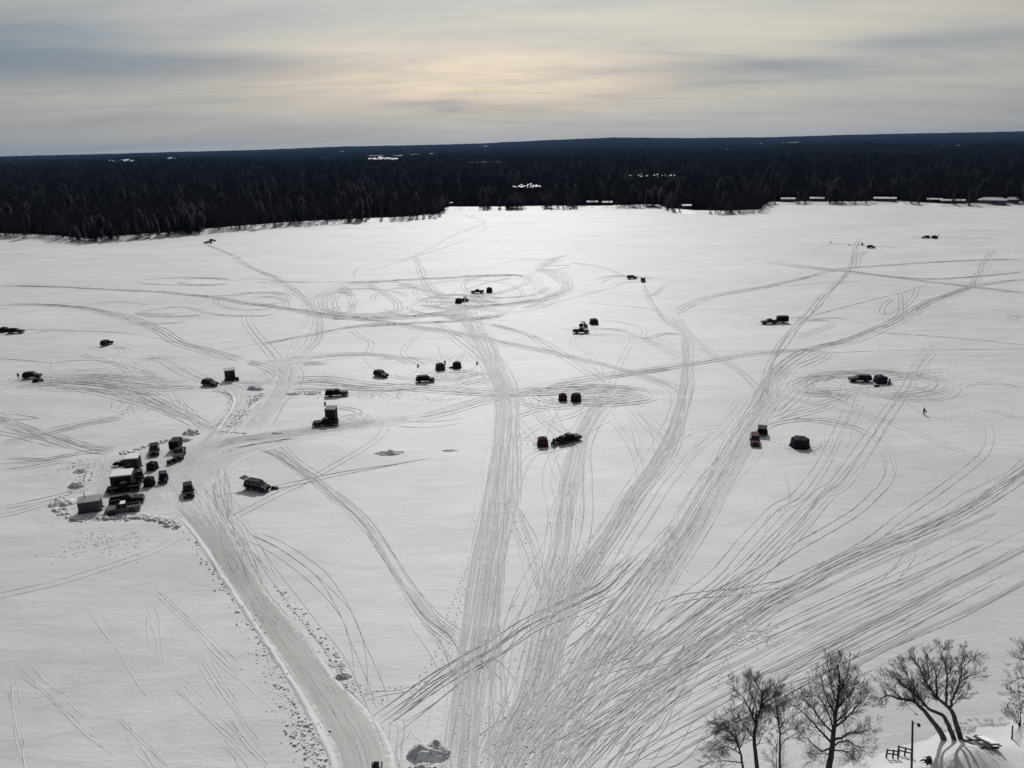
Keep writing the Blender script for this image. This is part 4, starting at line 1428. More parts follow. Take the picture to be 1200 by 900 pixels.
def far_conifer(seed, H, pine=False):
    rnd = random.Random(seed)
    tr, cr = MB(), MB()
    tr.tube([(0, 0, -0.6), (0, 0, H * 0.5), (0, 0, H * 0.97)], [0.22, 0.15, 0.03], 5)
    n = 13
    lo = 0.42 if pine else 0.10
    for i in range(n):
        t = lo + (1 - lo) * i / n
        R0 = (H * 0.17 * (1 - t) ** 0.75 + 0.25) if not pine else H * 0.16 * math.sin(math.pi * min(1, (t - lo) / (1 - lo) * 0.75 + 0.22)) + 0.2
        m = 7
        for k in range(m):
            a = 2 * math.pi * (k + rnd.random() * 0.8) / m + i
            r = R0 * rnd.uniform(0.65, 1.2)
            z = H * t
            w = r * 0.42
            dz = -0.22 * r if not pine else 0.12 * r
            c, s = math.cos(a), math.sin(a)
            p0 = Vector((0, 0, z + 0.30 * H / n))
            p1 = Vector((c * r * 0.6 - s * w, s * r * 0.6 + c * w, z + dz * 0.5))
            p2 = Vector((c * r, s * r, z + dz))
            p3 = Vector((c * r * 0.6 + s * w, s * r * 0.6 - c * w, z + dz * 0.5))
            p4 = Vector((c * r * 0.55, s * r * 0.55, z + dz * 0.5 - 0.18 * r))
            b = len(cr.v)
            cr.v += [tuple(p) for p in (p0, p1, p2, p3, p4)]
            cr.f += [(b, b + 1, b + 2), (b, b + 2, b + 3), (b + 4, b + 2, b + 1), (b + 4, b + 3, b + 2), (b, b + 4, b + 1), (b, b + 3, b + 4)]
    return tr, cr


def mb_mesh(mb, name, material):
    me = bpy.data.meshes.new(name)
    me.from_pydata(mb.v, [], mb.f)
    me.materials.append(MATS[material])
    return me


def join_mesh(a, b, name, ma, mb_):
    me = bpy.data.meshes.new(name)
    n = len(a.v)
    me.from_pydata(a.v + b.v, [], a.f + [tuple(i + n for i in f) for f in b.f])
    me.materials.append(MATS[ma])
    me.materials.append(MATS[mb_])
    idx = np.concatenate([np.zeros(len(a.f), np.int32), np.ones(len(b.f), np.int32)])
    me.polygons.foreach_set('material_index', idx)
    return me


FAR = []
for k in range(4):
    a, b = far_deciduous(100 + k, 15.0 + k * 1.2)
    FAR.append(('bare_tree', mb_mesh(a, 'trunk', 'far_bark'), mb_mesh(b, 'crown', 'far_bark'), join_mesh(a, b, 'bare_tree_shape', 'far_bark', 'far_bark')))
for k in range(3):
    a, b = far_conifer(200 + k, 15.0 + k * 2)
    FAR.append(('spruce_tree', mb_mesh(a, 'trunk', 'far_bark'), mb_mesh(b, 'crown', 'conifer'), join_mesh(a, b, 'spruce_tree_shape', 'far_bark', 'conifer')))
for k in range(2):
    a, b = far_conifer(300 + k, 18.0 + k * 3, pine=True)
    FAR.append(('pine_tree', mb_mesh(a, 'trunk', 'far_bark'), mb_mesh(b, 'crown', 'conifer'), join_mesh(a, b, 'pine_tree_shape', 'far_bark', 'conifer')))

# cottages along the far shore: (left px, right px, wall-foot py, storey height m, kind, label)
COTTAGES = [(432, 452, 254, 3.2, 0, 'cottage with snowy roof half hidden in trees on the left wooded point'),
            (526, 557, 242.0, 3.0, 1, 'long low cottage with white roof right of the wooded point'),
            (580, 590, 241.5, 3.0, 0, 'small cottage among trees right of the long low one'),
            (617, 632, 240.5, 3.4, 2, 'grey gabled cottage below the bright forest clearing'),
            (688, 700, 241.5, 3.2, 0, 'cottage with twin snowy roofs by shore birches near centre'),
            (706, 717, 241.5, 3.0, 1, 'narrow snowy cottage just left of the shore birches'),
            (800, 826, 246.0, 2.8, 0, 'low cottage on the wooded spit'),
            (916, 930, 237.5, 3.2, 0, 'first dark cottage right of the wooded spit'),
            (950, 964, 237.0, 3.2, 1, 'white roofed cottage between two spruces right of the spit'),
            (1026, 1047, 237.0, 3.2, 0, 'long white roofed cottage standing behind the right shore'),
            (1088, 1101, 238.5, 3.0, 0, 'small dark cottage left of the two boathouses at right'),
            (1104, 1116, 239.5, 3.0, 1, 'low dark boathouse on the right shore'),
            (1116, 1128, 239.5, 3.0, 0, 'second dark boathouse beside the low one at right'),
            (1150, 1174, 241.0, 3.6, 2, 'large grey house with hipped white roof on the right shore'),
            (1180, 1191, 240.5, 3.4, 2, 'dark house with rounded snowy roof at the right edge')]
COT_POS = []
for (u0, u1, v, h, k, lab) in COTTAGES:
    um = (u0 + u1) / 2
    a = at(um, v, 1.0)
    th = math.atan2(a.x, a.y)
    r = max(math.hypot(a.x, a.y), shore_r(th) + 9)
    x, y = math.sin(th) * r, math.cos(th) * r
    wd = (u1 - u0) / FPX * r
    COT_POS.append((x, y, wd))


def near_cottage(x, y):
    for cx, cy, w in COT_POS:
        r = math.hypot(x, y)
        th = math.atan2(x, y)
        rc = math.hypot(cx, cy)
        thc = math.atan2(cx, cy)
        if abs(th - thc) * rc < w * 0.62 + 1 and r < rc + 12:
            return True
    return False


CLR = []
for (u0, u1, v0, v1) in CLEARINGS:
    a = ground_hit((u0 + u1) / 2, v1, 12)
    if a is not None:
        d0, d1 = ray(u0, v1), ray(u1, v1)
        CLR.append((math.atan2(d0.x, d0.y), math.atan2(d1.x, d1.y), math.hypot(a.x, a.y)))


def make_forest():
    # zones: (d0, d1, spacing area m2)
    P = []
    rnd = random.Random(5)
    n_try = 0
    zones = [(2, 14, 17.0), (14, 60, 22.0), (60, 200, 42.0), (200, 600, 75.0), (600, 1400, 170.0), (1400, 3200, 480.0), (3200, 6500, 1500.0), (6500, 10200, 3600.0), (10200, 14000, 7000.0)]
    for d0, d1, area in zones:
        lim = R(42)
        rm = 650 + (d0 + d1) / 2
        N = int(2 * lim * rm * (d1 - d0) / area)
        for _ in range(N):
            th = rnd.uniform(-lim, lim)
            d = rnd.uniform(d0, d1)
            r = shore_r(th) + d
            x, y = math.sin(th) * r, math.cos(th) * r
            patch = mnoise.noise(Vector((x * 0.02, y * 0.02, 11)))
            if d < 45:
                open_ = mnoise.noise(Vector((th * 70, 0, 21)))
                if open_ > 0.22 and d < 26 and rnd.random() < 0.85:
                    continue
                if near_cottage(x, y) and rnd.random() < 0.93:
                    continue
            if any(a0 - 0.002 < th < a1 + 0.002 and rc - 60 < r < rc + 40 for a0, a1, rc in CLR) and rnd.random() < 0.55:
                continue
            con = patch + (0.28 if d < 30 else 0) > 0.46
            if con:
                k = rnd.choice([4, 5, 6, 4, 5, 6, 7, 8])
            else:
                k = rnd.choice([0, 1, 2, 3])
            if rnd.random() < 0.12:
                k = rnd.randrange(9)
            s = rnd.uniform(0.6, 1.1) * (0.75 if d < 6 else 1.0)
            if d > 600:
                s *= 1.15
            P.append((x, y, far_z(x, y), k, s, rnd.uniform(0, 6.28)))
    P = np.array(P)
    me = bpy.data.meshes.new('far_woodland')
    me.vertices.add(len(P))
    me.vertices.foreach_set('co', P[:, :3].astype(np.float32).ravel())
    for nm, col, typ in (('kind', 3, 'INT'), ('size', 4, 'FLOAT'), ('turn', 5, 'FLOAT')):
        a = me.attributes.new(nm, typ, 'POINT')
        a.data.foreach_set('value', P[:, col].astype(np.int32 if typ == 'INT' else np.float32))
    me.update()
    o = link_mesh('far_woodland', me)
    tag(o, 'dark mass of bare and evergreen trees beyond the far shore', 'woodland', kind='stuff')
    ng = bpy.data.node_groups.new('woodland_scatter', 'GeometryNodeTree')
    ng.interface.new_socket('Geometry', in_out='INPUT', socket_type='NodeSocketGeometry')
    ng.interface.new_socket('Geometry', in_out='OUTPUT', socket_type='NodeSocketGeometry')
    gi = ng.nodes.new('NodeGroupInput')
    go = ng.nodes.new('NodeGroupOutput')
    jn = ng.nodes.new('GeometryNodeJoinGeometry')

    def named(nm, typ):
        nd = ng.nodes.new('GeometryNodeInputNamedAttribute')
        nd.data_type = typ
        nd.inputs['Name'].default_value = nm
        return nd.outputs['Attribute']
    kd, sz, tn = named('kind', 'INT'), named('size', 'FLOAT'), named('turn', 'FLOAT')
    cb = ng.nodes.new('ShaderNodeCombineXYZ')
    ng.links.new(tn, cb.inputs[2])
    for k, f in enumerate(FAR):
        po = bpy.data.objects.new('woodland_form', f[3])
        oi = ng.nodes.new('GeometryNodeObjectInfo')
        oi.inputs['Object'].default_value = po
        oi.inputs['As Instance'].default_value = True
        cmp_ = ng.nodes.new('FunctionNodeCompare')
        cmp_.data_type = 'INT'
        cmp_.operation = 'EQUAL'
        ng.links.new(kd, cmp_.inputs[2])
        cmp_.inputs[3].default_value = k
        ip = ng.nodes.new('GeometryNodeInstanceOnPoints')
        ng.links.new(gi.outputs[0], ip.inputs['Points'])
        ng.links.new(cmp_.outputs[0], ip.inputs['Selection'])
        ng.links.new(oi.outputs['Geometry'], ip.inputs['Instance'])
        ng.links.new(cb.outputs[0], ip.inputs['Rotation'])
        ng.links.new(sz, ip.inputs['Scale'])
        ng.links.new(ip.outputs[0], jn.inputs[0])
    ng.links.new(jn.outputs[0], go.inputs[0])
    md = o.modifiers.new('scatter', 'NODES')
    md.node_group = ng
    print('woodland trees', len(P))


make_forest()


def shore_trees():
    """single trees that stand out along the far shoreline"""
    rnd = random.Random(77)
    names = {0: 'bare tree', 4: 'spruce', 7: 'pine'}
    seqs = [  # px list, variants, where, group
        ([8, 30, 58, 92, 104, 112, 120, 131, 139, 150, 162, 175, 186, 198, 211, 224, 237, 262, 281, 300, 322, 340, 362, 384, 405],
         'on the left shore', 'trees standing out along the left shore'),
        ([462, 472, 481, 489, 497, 504, 511, 516], 'on the left wooded point', 'trees on the left wooded point'),
        ([562, 567, 571, 597, 604, 611, 640, 645, 650, 654, 660, 665, 672, 735, 741, 748, 754, 761, 768], 'on the middle shore', 'trees along the middle shore'),
        ([781, 786, 791, 796, 832, 838, 844, 850, 856, 861, 866, 871, 876, 883, 889], 'on the wooded spit', 'trees on the wooded spit'),
        ([908, 935, 939, 943, 968, 972, 981, 986, 991, 996, 1002, 1008, 1014, 1060, 1068, 1076, 1136, 1142], 'on the right shore', 'trees along the right shore')]
    cnt = {}
    ords = ['first', 'second', 'third', 'fourth', 'fifth', 'sixth', 'seventh', 'eighth', 'ninth', 'tenth', 'eleventh', 'twelfth', 'thirteenth', 'fourteenth', 'fifteenth', 'sixteenth', 'seventeenth', 'eighteenth', 'nineteenth', 'twentieth']
    for us, where, grp in seqs:
        for u in us:
            v = float(np.interp(u, [p[0] for p in SHORE_PX], [p[1] for p in SHORE_PX]))
            p = at(u, v)
            th = math.atan2(p.x, p.y)
            r = shore_r(th) + rnd.uniform(2.5, 5.5)
            x, y = math.sin(th) * r, math.cos(th) * r
            k = rnd.choice([0, 1, 2, 3, 4, 5, 6, 4, 5, 6, 7, 8])
            if u in (883, 889, 735, 741, 748, 754):
                k = rnd.choice([0, 1, 2, 4])
            f = FAR[k]
            s = rnd.uniform(0.5, 1.0) * (0.65 if 780 < u < 895 or u > 1130 else 1.0)
            root = empty(f[0], (x, y, far_z(x, y)), rnd.uniform(0, 6.28))
            root.scale = (s, s, s)
            link_mesh('trunk', f[1], root)
            link_mesh('crown', f[2], root)
            kind = {'bare_tree': 'bare leafless tree', 'spruce_tree': 'dark pointed spruce', 'pine_tree': 'tall dark pine'}[f[0]]
            cnt[(kind, where)] = cnt.get((kind, where), 0) + 1
            tag(root, f'{ords[cnt[(kind, where)] - 1]} {kind} from the left at the water edge {where}', 'tree', f'{kind}s: {grp}')


shore_trees()


def cottage(i, spec):
    u0, u1, v, h, kind, lab = spec
    x, y, w = COT_POS[i]
    z = far_z(x, y) - 0.1
    o = empty('cottage', (x, y, z), -math.atan2(x, y))
    dpt = min(max(w * 0.6, 7), 11)
    wall = 'house_grey' if kind == 2 else 'house_wall'
    m = MB()
    m.box((0, dpt / 2, h / 2), (w, dpt, h))
    wl = m.build('wall', wall, o)
    ov, rh = 0.5, h * (0.40 if kind != 2 else 0.7)
    m = MB()
    if kind == 2:
        m.hexa([(-w / 2 - ov, -ov, h), (w / 2 + ov, -ov, h), (w / 2 + ov, dpt + ov, h), (-w / 2 - ov, dpt + ov, h)],
               [(-w / 2 + dpt * 0.4, dpt / 2 - .15, h + rh), (w / 2 - dpt * 0.4, dpt / 2 - .15, h + rh), (w / 2 - dpt * 0.4, dpt / 2 + .15, h + rh), (-w / 2 + dpt * 0.4, dpt / 2 + .15, h + rh)])
    else:
        m.hexa([(-w / 2 - ov, -ov, h), (w / 2 + ov, -ov, h), (w / 2 + ov, dpt + ov, h), (-w / 2 - ov, dpt + ov, h)],
               [(-w / 2 - ov, dpt / 2 - .15, h + rh), (w / 2 + ov, dpt / 2 - .15, h + rh), (w / 2 + ov, dpt / 2 + .15, h + rh), (-w / 2 - ov, dpt / 2 + .15, h + rh)])
    rf = m.build('roof', 'snow_bank', o)
    m = MB()
    m.box((w * 0.22, dpt * 0.5, h + rh + 0.3), (0.8, 0.8, 1.5))
    m.build('chimney', 'house_wall', rf)
    nwin = max(2, int(w / 4))
    for k in range(nwin):
        cx = -w / 2 + w * (k + 0.5) / nwin
        if k == nwin // 2:
            m = MB()
            m.box((cx, -0.03, h * 0.36), (1.0, 0.12, h * 0.7))
            m.build('door', 'wall_dark', o)
            continue
        m = MB()
        m.box((cx, -0.02, h * 0.55), (1.5, 0.1, 1.2))
        wn = m.build('window', 'paint_white', o)
        m = MB()
        m.box((cx, -0.06, h * 0.55), (1.3, 0.06, 1.0))
        m.build('pane', 'glass', wn)
    tag(o, lab, 'cottage')


for i, c in enumerate(COTTAGES):
    cottage(i, c)


# ------------------------------------------------------------------ near trees on the bank
def traced(u, v, Y):
    return at_y(u, v, Y)


def near_tree(base, Y, limbs, label, seed, name='bare_tree', bark='bark', rt=0.34, twig_L=1.6, kids=(6, 5), kcount=1.0, depth=2.2, cat='tree', up=0.10, min_r=0.05, droop=0.0, spread=0.55, start=0.15):
    """limbs: list of (pixel path, start radius, end radius); first path(s) are trunks"""
    rnd = random.Random(seed)
    root = empty(name, base)
    inv = Vector(base)
    trunk = MB()
    twigs = Branches()
    for li, (path, r0, r1) in enumerate(limbs):
        yo = 0.0 if r0 > rt * 0.6 else rnd.choice([-1, 1]) * rnd.uniform(0.3, 1.0) * depth
        P = []
        for i, (u, v) in enumerate(path):
            t = i / (len(path) - 1)
            P.append(traced(u, v, Y + yo * t) - inv)
        # smooth the traced path in 3-D
        S = []
        for i in range(len(P) - 1):
            p0, p1, p2, p3 = P[max(i - 1, 0)], P[i], P[i + 1], P[min(i + 2, len(P) - 1)]
            for k in range(4):
                t = k / 4
                S.append(0.5 * ((2 * p1) + (p2 - p0) * t + (2 * p0 - 5 * p1 + 4 * p2 - p3) * t * t + (3 * p1 - p0 - 3 * p2 + p3) * t ** 3))
        S.append(P[-1])
        n = len(S)
        for i in range(1, n):
            S[i] = S[i] + Vector((rnd.gauss(0, 0.03), rnd.gauss(0, 0.05), rnd.gauss(0, 0.03)))
        rads = [r0 + (r1 - r0) * (i / (n - 1)) ** 0.8 for i in range(n)]
        if li == 0:
            rads[0] *= 1.35
        m = MB()
        m.tube(S, rads, 9 if r0 > 0.12 else 6, cap=False)
        m.build('trunk' if r0 > rt * 0.75 else 'limb', bark, root, smooth=True)
        length = sum((S[i + 1] - S[i]).length for i in range(n - 1))
        cnt = int(length * 3.2 * kcount)
        for k in range(cnt):
            t = start + (1 - start) * (k + rnd.random()) / cnt if r0 < rt * 0.75 else 0.45 + 0.55 * rnd.random()
            x = t * (n - 1)
            j = min(int(x), n - 2)
            b = S[j].lerp(S[j + 1], x - j)
            d = (S[j + 1] - S[j]).normalized()
            nd = (d * rnd.uniform(0.5, 1.1) + rand_perp(d, rnd) * rnd.uniform(0.5, 1.1)).normalized()
            L = twig_L * rnd.uniform(0.55, 1.35) * (1.15 - 0.45 * t)
            grow(twigs, 'twigs', b, nd, L, min(rads[j] * 0.38, 0.034), 1, 3, rnd, up=up, kids=(0,) + tuple(kids), spread=spread, wander=0.11, sides=(5, 4, 3, 3), ratio=0.62, droop=droop)
    twigs.mb['twigs'].build('crown', 'twig', root)
    tag(root, label, cat)
    return root


Z1 = lambda pts: [(820 + x / 6.0, 760 + y / 6.0) for x, y in pts]
Z2 = lambda pts: [(1010 + x / 5.626, 740 + y / 5.626) for x, y in pts]

# the willow with three leaning trunks
pw = at_land(1112, 866)
YW = pw.y
near_tree(pw, YW, [
    (Z2([(555, 735), (500, 640), (430, 545), (350, 465), (270, 445), (170, 425), (110, 455)]), 0.34, 0.03),
    (Z2([(605, 720), (570, 620), (530, 550), (440, 510), (390, 450), (330, 400), (270, 350), (200, 290)]), 0.27, 0.03),
    (Z2([(655, 720), (612, 580), (580, 510), (500, 440), (430, 350), (390, 260), (330, 170)]), 0.30, 0.03),
    (Z2([(580, 510), (600, 440), (640, 340), (660, 240), (668, 110)]), 0.17, 0.02),
    (Z2([(560, 495), (555, 400), (562, 300), (545, 200), (510, 100)]), 0.15, 0.02),
    (Z2([(500, 440), (490, 340), (482, 250), (440, 170)]), 0.12, 0.02),
    (Z2([(640, 340), (700, 300), (790, 262)]), 0.09, 0.02),
    (Z2([(350, 465), (330, 400), (260, 330), (215, 240)]), 0.12, 0.02),
    (Z2([(390, 450), (340, 370), (290, 270), (280, 230)]), 0.10, 0.02),
    (Z2([(430, 350), (440, 260), (420, 160)]), 0.08, 0.02),
    (Z2([(562, 300), (590, 220), (570, 110)]), 0.07, 0.015),
    (Z2([(660, 250), (700, 200), (740, 170)]), 0.06, 0.015),
    (Z2([(590, 500), (640, 430), (700, 400)]), 0.06, 0.015),
    (Z2([(270, 445), (180, 370), (110, 310)]), 0.08, 0.015),
    (Z2([(500, 440), (440, 400), (400, 330)]), 0.07, 0.015)],
    'bare willow with three trunks leaning from the snow mound', 3, name='willow_tree', bark='bark_grey', rt=0.34, twig_L=1.15, kids=(5, 5), kcount=1.6, up=0.10, depth=2.0)

# tall single tree left of it
YM = at(970, 925).y
pm = Vector((traced(968, 925, YM).x, YM, max(land_z(traced(968, 925, YM).x, YM), 0) - 0.1))
near_tree(pm, YM, [
    ([(967, 926)] + Z1([(908, 840), (930, 690), (945, 560), (960, 430), (975, 320), (985, 200), (960, 90)]), 0.36, 0.03),
    (Z1([(930, 665), (830, 560), (720, 440), (655, 400)]), 0.13, 0.02),
    (Z1([(940, 600), (850, 500), (760, 380), (700, 350)]), 0.12, 0.02),
    (Z1([(940, 645), (1060, 600), (1150, 585), (1210, 560)]), 0.13, 0.02),
    (Z1([(950, 550), (1040, 480), (1110, 400), (1180, 330)]), 0.12, 0.02),
    (Z1([(960, 430), (1050, 320), (1120, 230)]), 0.10, 0.02),
    (Z1([(955, 470), (890, 340), (840, 150)]), 0.10, 0.02),
    (Z1([(930, 700), (850, 715), (760, 640), (700, 600)]), 0.11, 0.02),
    (Z1([(935, 690), (1030, 645), (1110, 690), (1190, 690)]), 0.10, 0.02),
    (Z1([(930, 715), (1020, 720), (1080, 760), (1110, 810)]), 0.08, 0.015),
    (Z1([(920, 740), (860, 740), (800, 790)]), 0.07, 0.015),
    (Z1([(975, 320), (1035, 200), (1055, 70)]), 0.08, 0.015),
    (Z1([(968, 400), (920, 250), (900, 120)]), 0.08, 0.015),
    (Z1([(945, 590), (880, 400), (780, 300)]), 0.09, 0.015),
    (Z1([(955, 520), (1060, 420), (1150, 290)]), 0.08, 0.015)],
    'tall bare tree with a full rounded crown left of the willow', 4, rt=0.36, twig_L=1.45, kids=(5, 5), kcount=1.5, depth=2.6, up=0.07)

# pair of thinner trees and the drooping one at their left
YL = at(888, 940).y
pl_ = Vector((traced(889, 940, YL).x, YL, max(land_z(traced(889, 940, YL).x, YL), 0) - 0.1))
near_tree(pl_, YL, [
    ([(890, 941)] + Z1([(405, 840), (385, 640), (393, 530), (425, 430), (440, 330), (380, 220)]), 0.26, 0.02),
    (Z1([(393, 530), (350, 430), (290, 330), (215, 245)]), 0.11, 0.02),
    (Z1([(400, 510), (440, 400), (520, 335), (550, 290)]), 0.09, 0.02),
    (Z1([(385, 640), (300, 520), (255, 430)]), 0.08, 0.015),
    (Z1([(390, 560), (395, 400), (350, 300), (360, 230)]), 0.08, 0.015),
    (Z1([(390, 700), (440, 610), (480, 560)]), 0.06, 0.015),
    (Z1([(388, 620), (340, 560), (290, 540)]), 0.06, 0.015)],
    'slender bare tree with a forked top, second from the left edge of the clump', 5, rt=0.26, twig_L=1.35, kids=(5, 5), kcount=1.5, depth=1.8, up=0.09)
ps = Vector((traced(914, 935, YL + 1.5).x, YL + 1.5, max(land_z(traced(914, 935, YL + 1.5).x, YL + 1.5), 0) - 0.1))
near_tree(ps, YL + 1.5, [
    ([(914, 936)] + Z1([(560, 840), (566, 650), (552, 480), (540, 420), (575, 350)]), 0.15, 0.02),
    (Z1([(560, 620), (620, 560), (650, 530)]), 0.05, 0.012),
    (Z1([(563, 700), (620, 630), (680, 600)]), 0.05, 0.012),
    (Z1([(555, 520), (510, 430), (490, 400)]), 0.05, 0.012),
    ([(912, 936)] + Z1([(540, 840), (535, 690)]), 0.07, 0.02)],
    'thin young bare tree between the forked tree and the tall rounded one', 6, rt=0.15, twig_L=1.3, kids=(5, 5), kcount=1.7, depth=1.3, up=0.08)
pd = Vector((traced(868, 945, YL + 0.8).x, YL + 0.8, max(land_z(traced(868, 945, YL + 0.8).x, YL + 0.8), 0) - 0.1))
near_tree(pd, YL + 0.8, [
    ([(872, 945)] + Z1([(305, 840), (270, 680), (210, 590), (120, 560)]), 0.16, 0.02),
    (Z1([(285, 740), (200, 690), (110, 720)]), 0.07, 0.012),
    (Z1([(275, 700), (240, 560), (180, 500)]), 0.07, 0.012),
    (Z1([(300, 800), (180, 790), (60, 800)]), 0.06, 0.012),
    (Z1([(280, 700), (320, 600), (300, 520)]), 0.06, 0.012),
    (Z1([(240, 640), (160, 640), (95, 690)]), 0.05, 0.012)],
    'low drooping bare tree, leftmost of the clump on the bank', 7, rt=0.16, twig_L=1.4, kids=(5, 5), kcount=1.9, depth=1.6, up=0.0, droop=0.03)
# tree and bush at the right edge
pr = at_land(1216, 862)
near_tree(pr, pr.y, [
    ([(1216, 866), (1214, 830), (1220, 790), (1216, 740)], 0.28, 0.03),
    ([(1215, 815), (1200, 795), (1187, 798)], 0.09, 0.012),
    ([(1217, 790), (1203, 772), (1192, 778)], 0.08, 0.012),
    ([(1216, 830), (1198, 812), (1185, 812)], 0.07, 0.012),
    ([(1218, 780), (1206, 762), (1198, 760)], 0.07, 0.012),
    ([(1216, 800), (1240, 770), (1260, 750)], 0.09, 0.012)],
    'bare tree cut off by the right edge above the short post', 8, rt=0.28, twig_L=1.2, kids=(5, 5), kcount=1.5, depth=1.8)
pb = at_land(1196, 850)
near_tree(pb, pb.y, [
    ([(1196, 852), (1196, 838), (1197, 822)], 0.10, 0.012),
    ([(1195, 851), (1188, 838), (1179, 828)], 0.06, 0.010),
    ([(1195, 851), (1184, 840), (1177, 838)], 0.05, 0.010),
    ([(1197, 851), (1205, 838), (1210, 826)], 0.06, 0.010),
    ([(1196, 851), (1191, 834), (1187, 823)], 0.05, 0.010)],
    'small bare bush beside the short post at the right edge', 9, name='bare_bush', rt=0.10, twig_L=0.8, kids=(4, 3), kcount=1.6, depth=0.8, cat='bush')


# ------------------------------------------------------------------ vehicles, shelters, people (each faces +X locally)
def wheel(root, x, y, r, w, rim=True):
    m = MB()
    s = 1 if y > 0 else -1
    m.tube([(x, y - w / 2, r), (x, y - w * 0.38, r), (x, y + w * 0.38, r), (x, y + w / 2, r)], [r * 0.90, r, r, r * 0.90], 14)
    t = MB()
    t.v, t.f = m.v, m.f
    root_w = t.build('wheel', 'tyre', root)
    if rim:
        m = MB()
        m.tube([(x, y + s * (w / 2 - 0.02), r), (x, y + s * (w / 2 + 0.015), r)], [r * 0.58, r * 0.50], 10)
        m.build('rim', 'rim', root_w)


def lamps(root, xf, xr, y, zf, zr):
    for s in (-1, 1):
        m = MB()
        m.box((xf, s * y, zf), (0.06, 0.34, 0.17))
        m.build('headlight', 'lamp_glass', root, bevel=0.01)
        m = MB()
        m.box((xr, s * (y + 0.04), zr), (0.06, 0.16, 0.34))
        m.build('tail_light', 'red_lens', root, bevel=0.01)


def mirrors(root, x, y, z):
    for s in (-1, 1):
        m = MB()
        m.box((x, s * (y + 0.12), z), (0.12, 0.24, 0.17))
        m.build('mirror', 'black_plastic', root, bevel=0.02)


def greenhouse(root, x0, x1, y, z0, X0, X1, Y, z1, paint, split=None):
    """cab with raised glass panels on its four sides"""
    m = MB()
    m.frus(x0, x1, y, z0, X0, X1, Y, z1)
    cab = m.build('cab', paint, root, bevel=0.06)
    for nm, q in (('windscreen', [(x1, -y, z0), (x1, y, z0), (X1, Y, z1), (X1, -Y, z1)]), ('rear_window', [(x0, y, z0), (x0, -y, z0), (X0, -Y, z1), (X0, Y, z1)])):
        m = MB()
        m.panel(q, 0.16, 0.014, 0.03)
        m.build(nm, 'glass', cab)
    cuts = split or [0.0, 0.5, 1.0]
    for s in (-1, 1):
        for a, b in zip(cuts, cuts[1:]):
            q = [(x0 + (x1 - x0) * a, s * y, z0), (x0 + (x1 - x0) * b, s * y, z0), (X0 + (X1 - X0) * b, s * Y, z1), (X0 + (X1 - X0) * a, s * Y, z1)]
            if s > 0:
                q = [q[1], q[0], q[3], q[2]]
            m = MB()
            m.panel(q, 0.17, 0.014, 0.03)
            m.build('side_window', 'glass', cab)
    return cab


def pickup(px, hd, paint, label, L=5.7, topper=False, load=None, roof_white=False, group='pickup trucks parked on the ice'):
    p = at(*px)
    o = empty('pickup_truck', (p.x, p.y + 0.8, 0.01), hd)
    h = L / 2
    W = 0.98
    pt = PAINT[paint]
    m = MB()
    prof = [(-h, 0.50), (h - 0.1, 0.46), (h, 0.62), (h - 0.02, 0.98), (h - 0.25, 1.08), (h - 1.75, 1.16), (-0.75, 1.16), (-0.75, 0.86), (-h, 0.86)]
    m.prism(prof, -W + 0.03, W - 0.03)
    m.build('body', pt, o, bevel=0.05)
    for s in (-1, 1):
        m = MB()
        m.box((-(0.75 + h) / 2, s * (W - 0.06), 1.0), (h - 0.75, 0.12, 0.42))
        m.build('bed_side', pt, o, bevel=0.02)
        m = MB()
        for xc in (h - 1.05, -h + 1.25):
            m.tube([(xc, s * (W - 0.10), 0.44), (xc, s * (W + 0.02), 0.44)], [0.50, 0.48], 16)
        m.build('wheel_arch', 'black_plastic', o)
    m = MB()
    m.box((-h + 0.03, 0, 1.0), (0.09, 1.72, 0.42))
    m.build('tailgate', pt, o, bevel=0.02)
    cab = greenhouse(o, -0.78, h - 1.65, W - 0.06, 1.14, -0.62, h - 2.40, W - 0.26, 1.84, PAINT['white'] if roof_white and False else pt)
    if roof_white:
        m = MB()
        m.box(((-0.62 + h - 2.4) / 2, 0, 1.86), (h - 2.40 + 0.45, 1.36, 0.05))
        m.build('roof_snow', 'roof_snow', cab, bevel=0.015)
    for x, n in ((h + 0.05, 'front_bumper'), (-h - 0.06, 'rear_bumper')):
        m = MB()
        m.box((x, 0, 0.56), (0.18, 1.88, 0.22))
        m.build(n, 'steel', o, bevel=0.04)
    m = MB()
    m.box((h + 0.01, 0, 0.84), (0.05, 1.10, 0.26))
    m.build('grille', 'black_plastic', o, bevel=0.01)
    lamps(o, h + 0.0, -h, 0.72, 0.88, 1.0)
    mirrors(o, h - 1.95, W, 1.25)
    for xc in (h - 1.05, -h + 1.25):
        for s in (-1, 1):
            wheel(o, xc, s * (W - 0.10), 0.41, 0.27)
    if topper:
        m = MB()
        m.frus(-h + 0.05, -0.80, W - 0.08, 1.22, -h + 0.25, -0.82, W - 0.22, 1.80)
        m.build('bed_cap', pt, o, bevel=0.05)
    if load:
        m = MB()
        m.frus(-h + 0.5, -0.95, 0.74, 0.88, -h + 0.7, -1.0, 0.66, 0.88 + load)
        m.build('bed_load', 'fabric_black', o, bevel=0.06)
    tag(o, label, 'pickup truck', group)
    return o


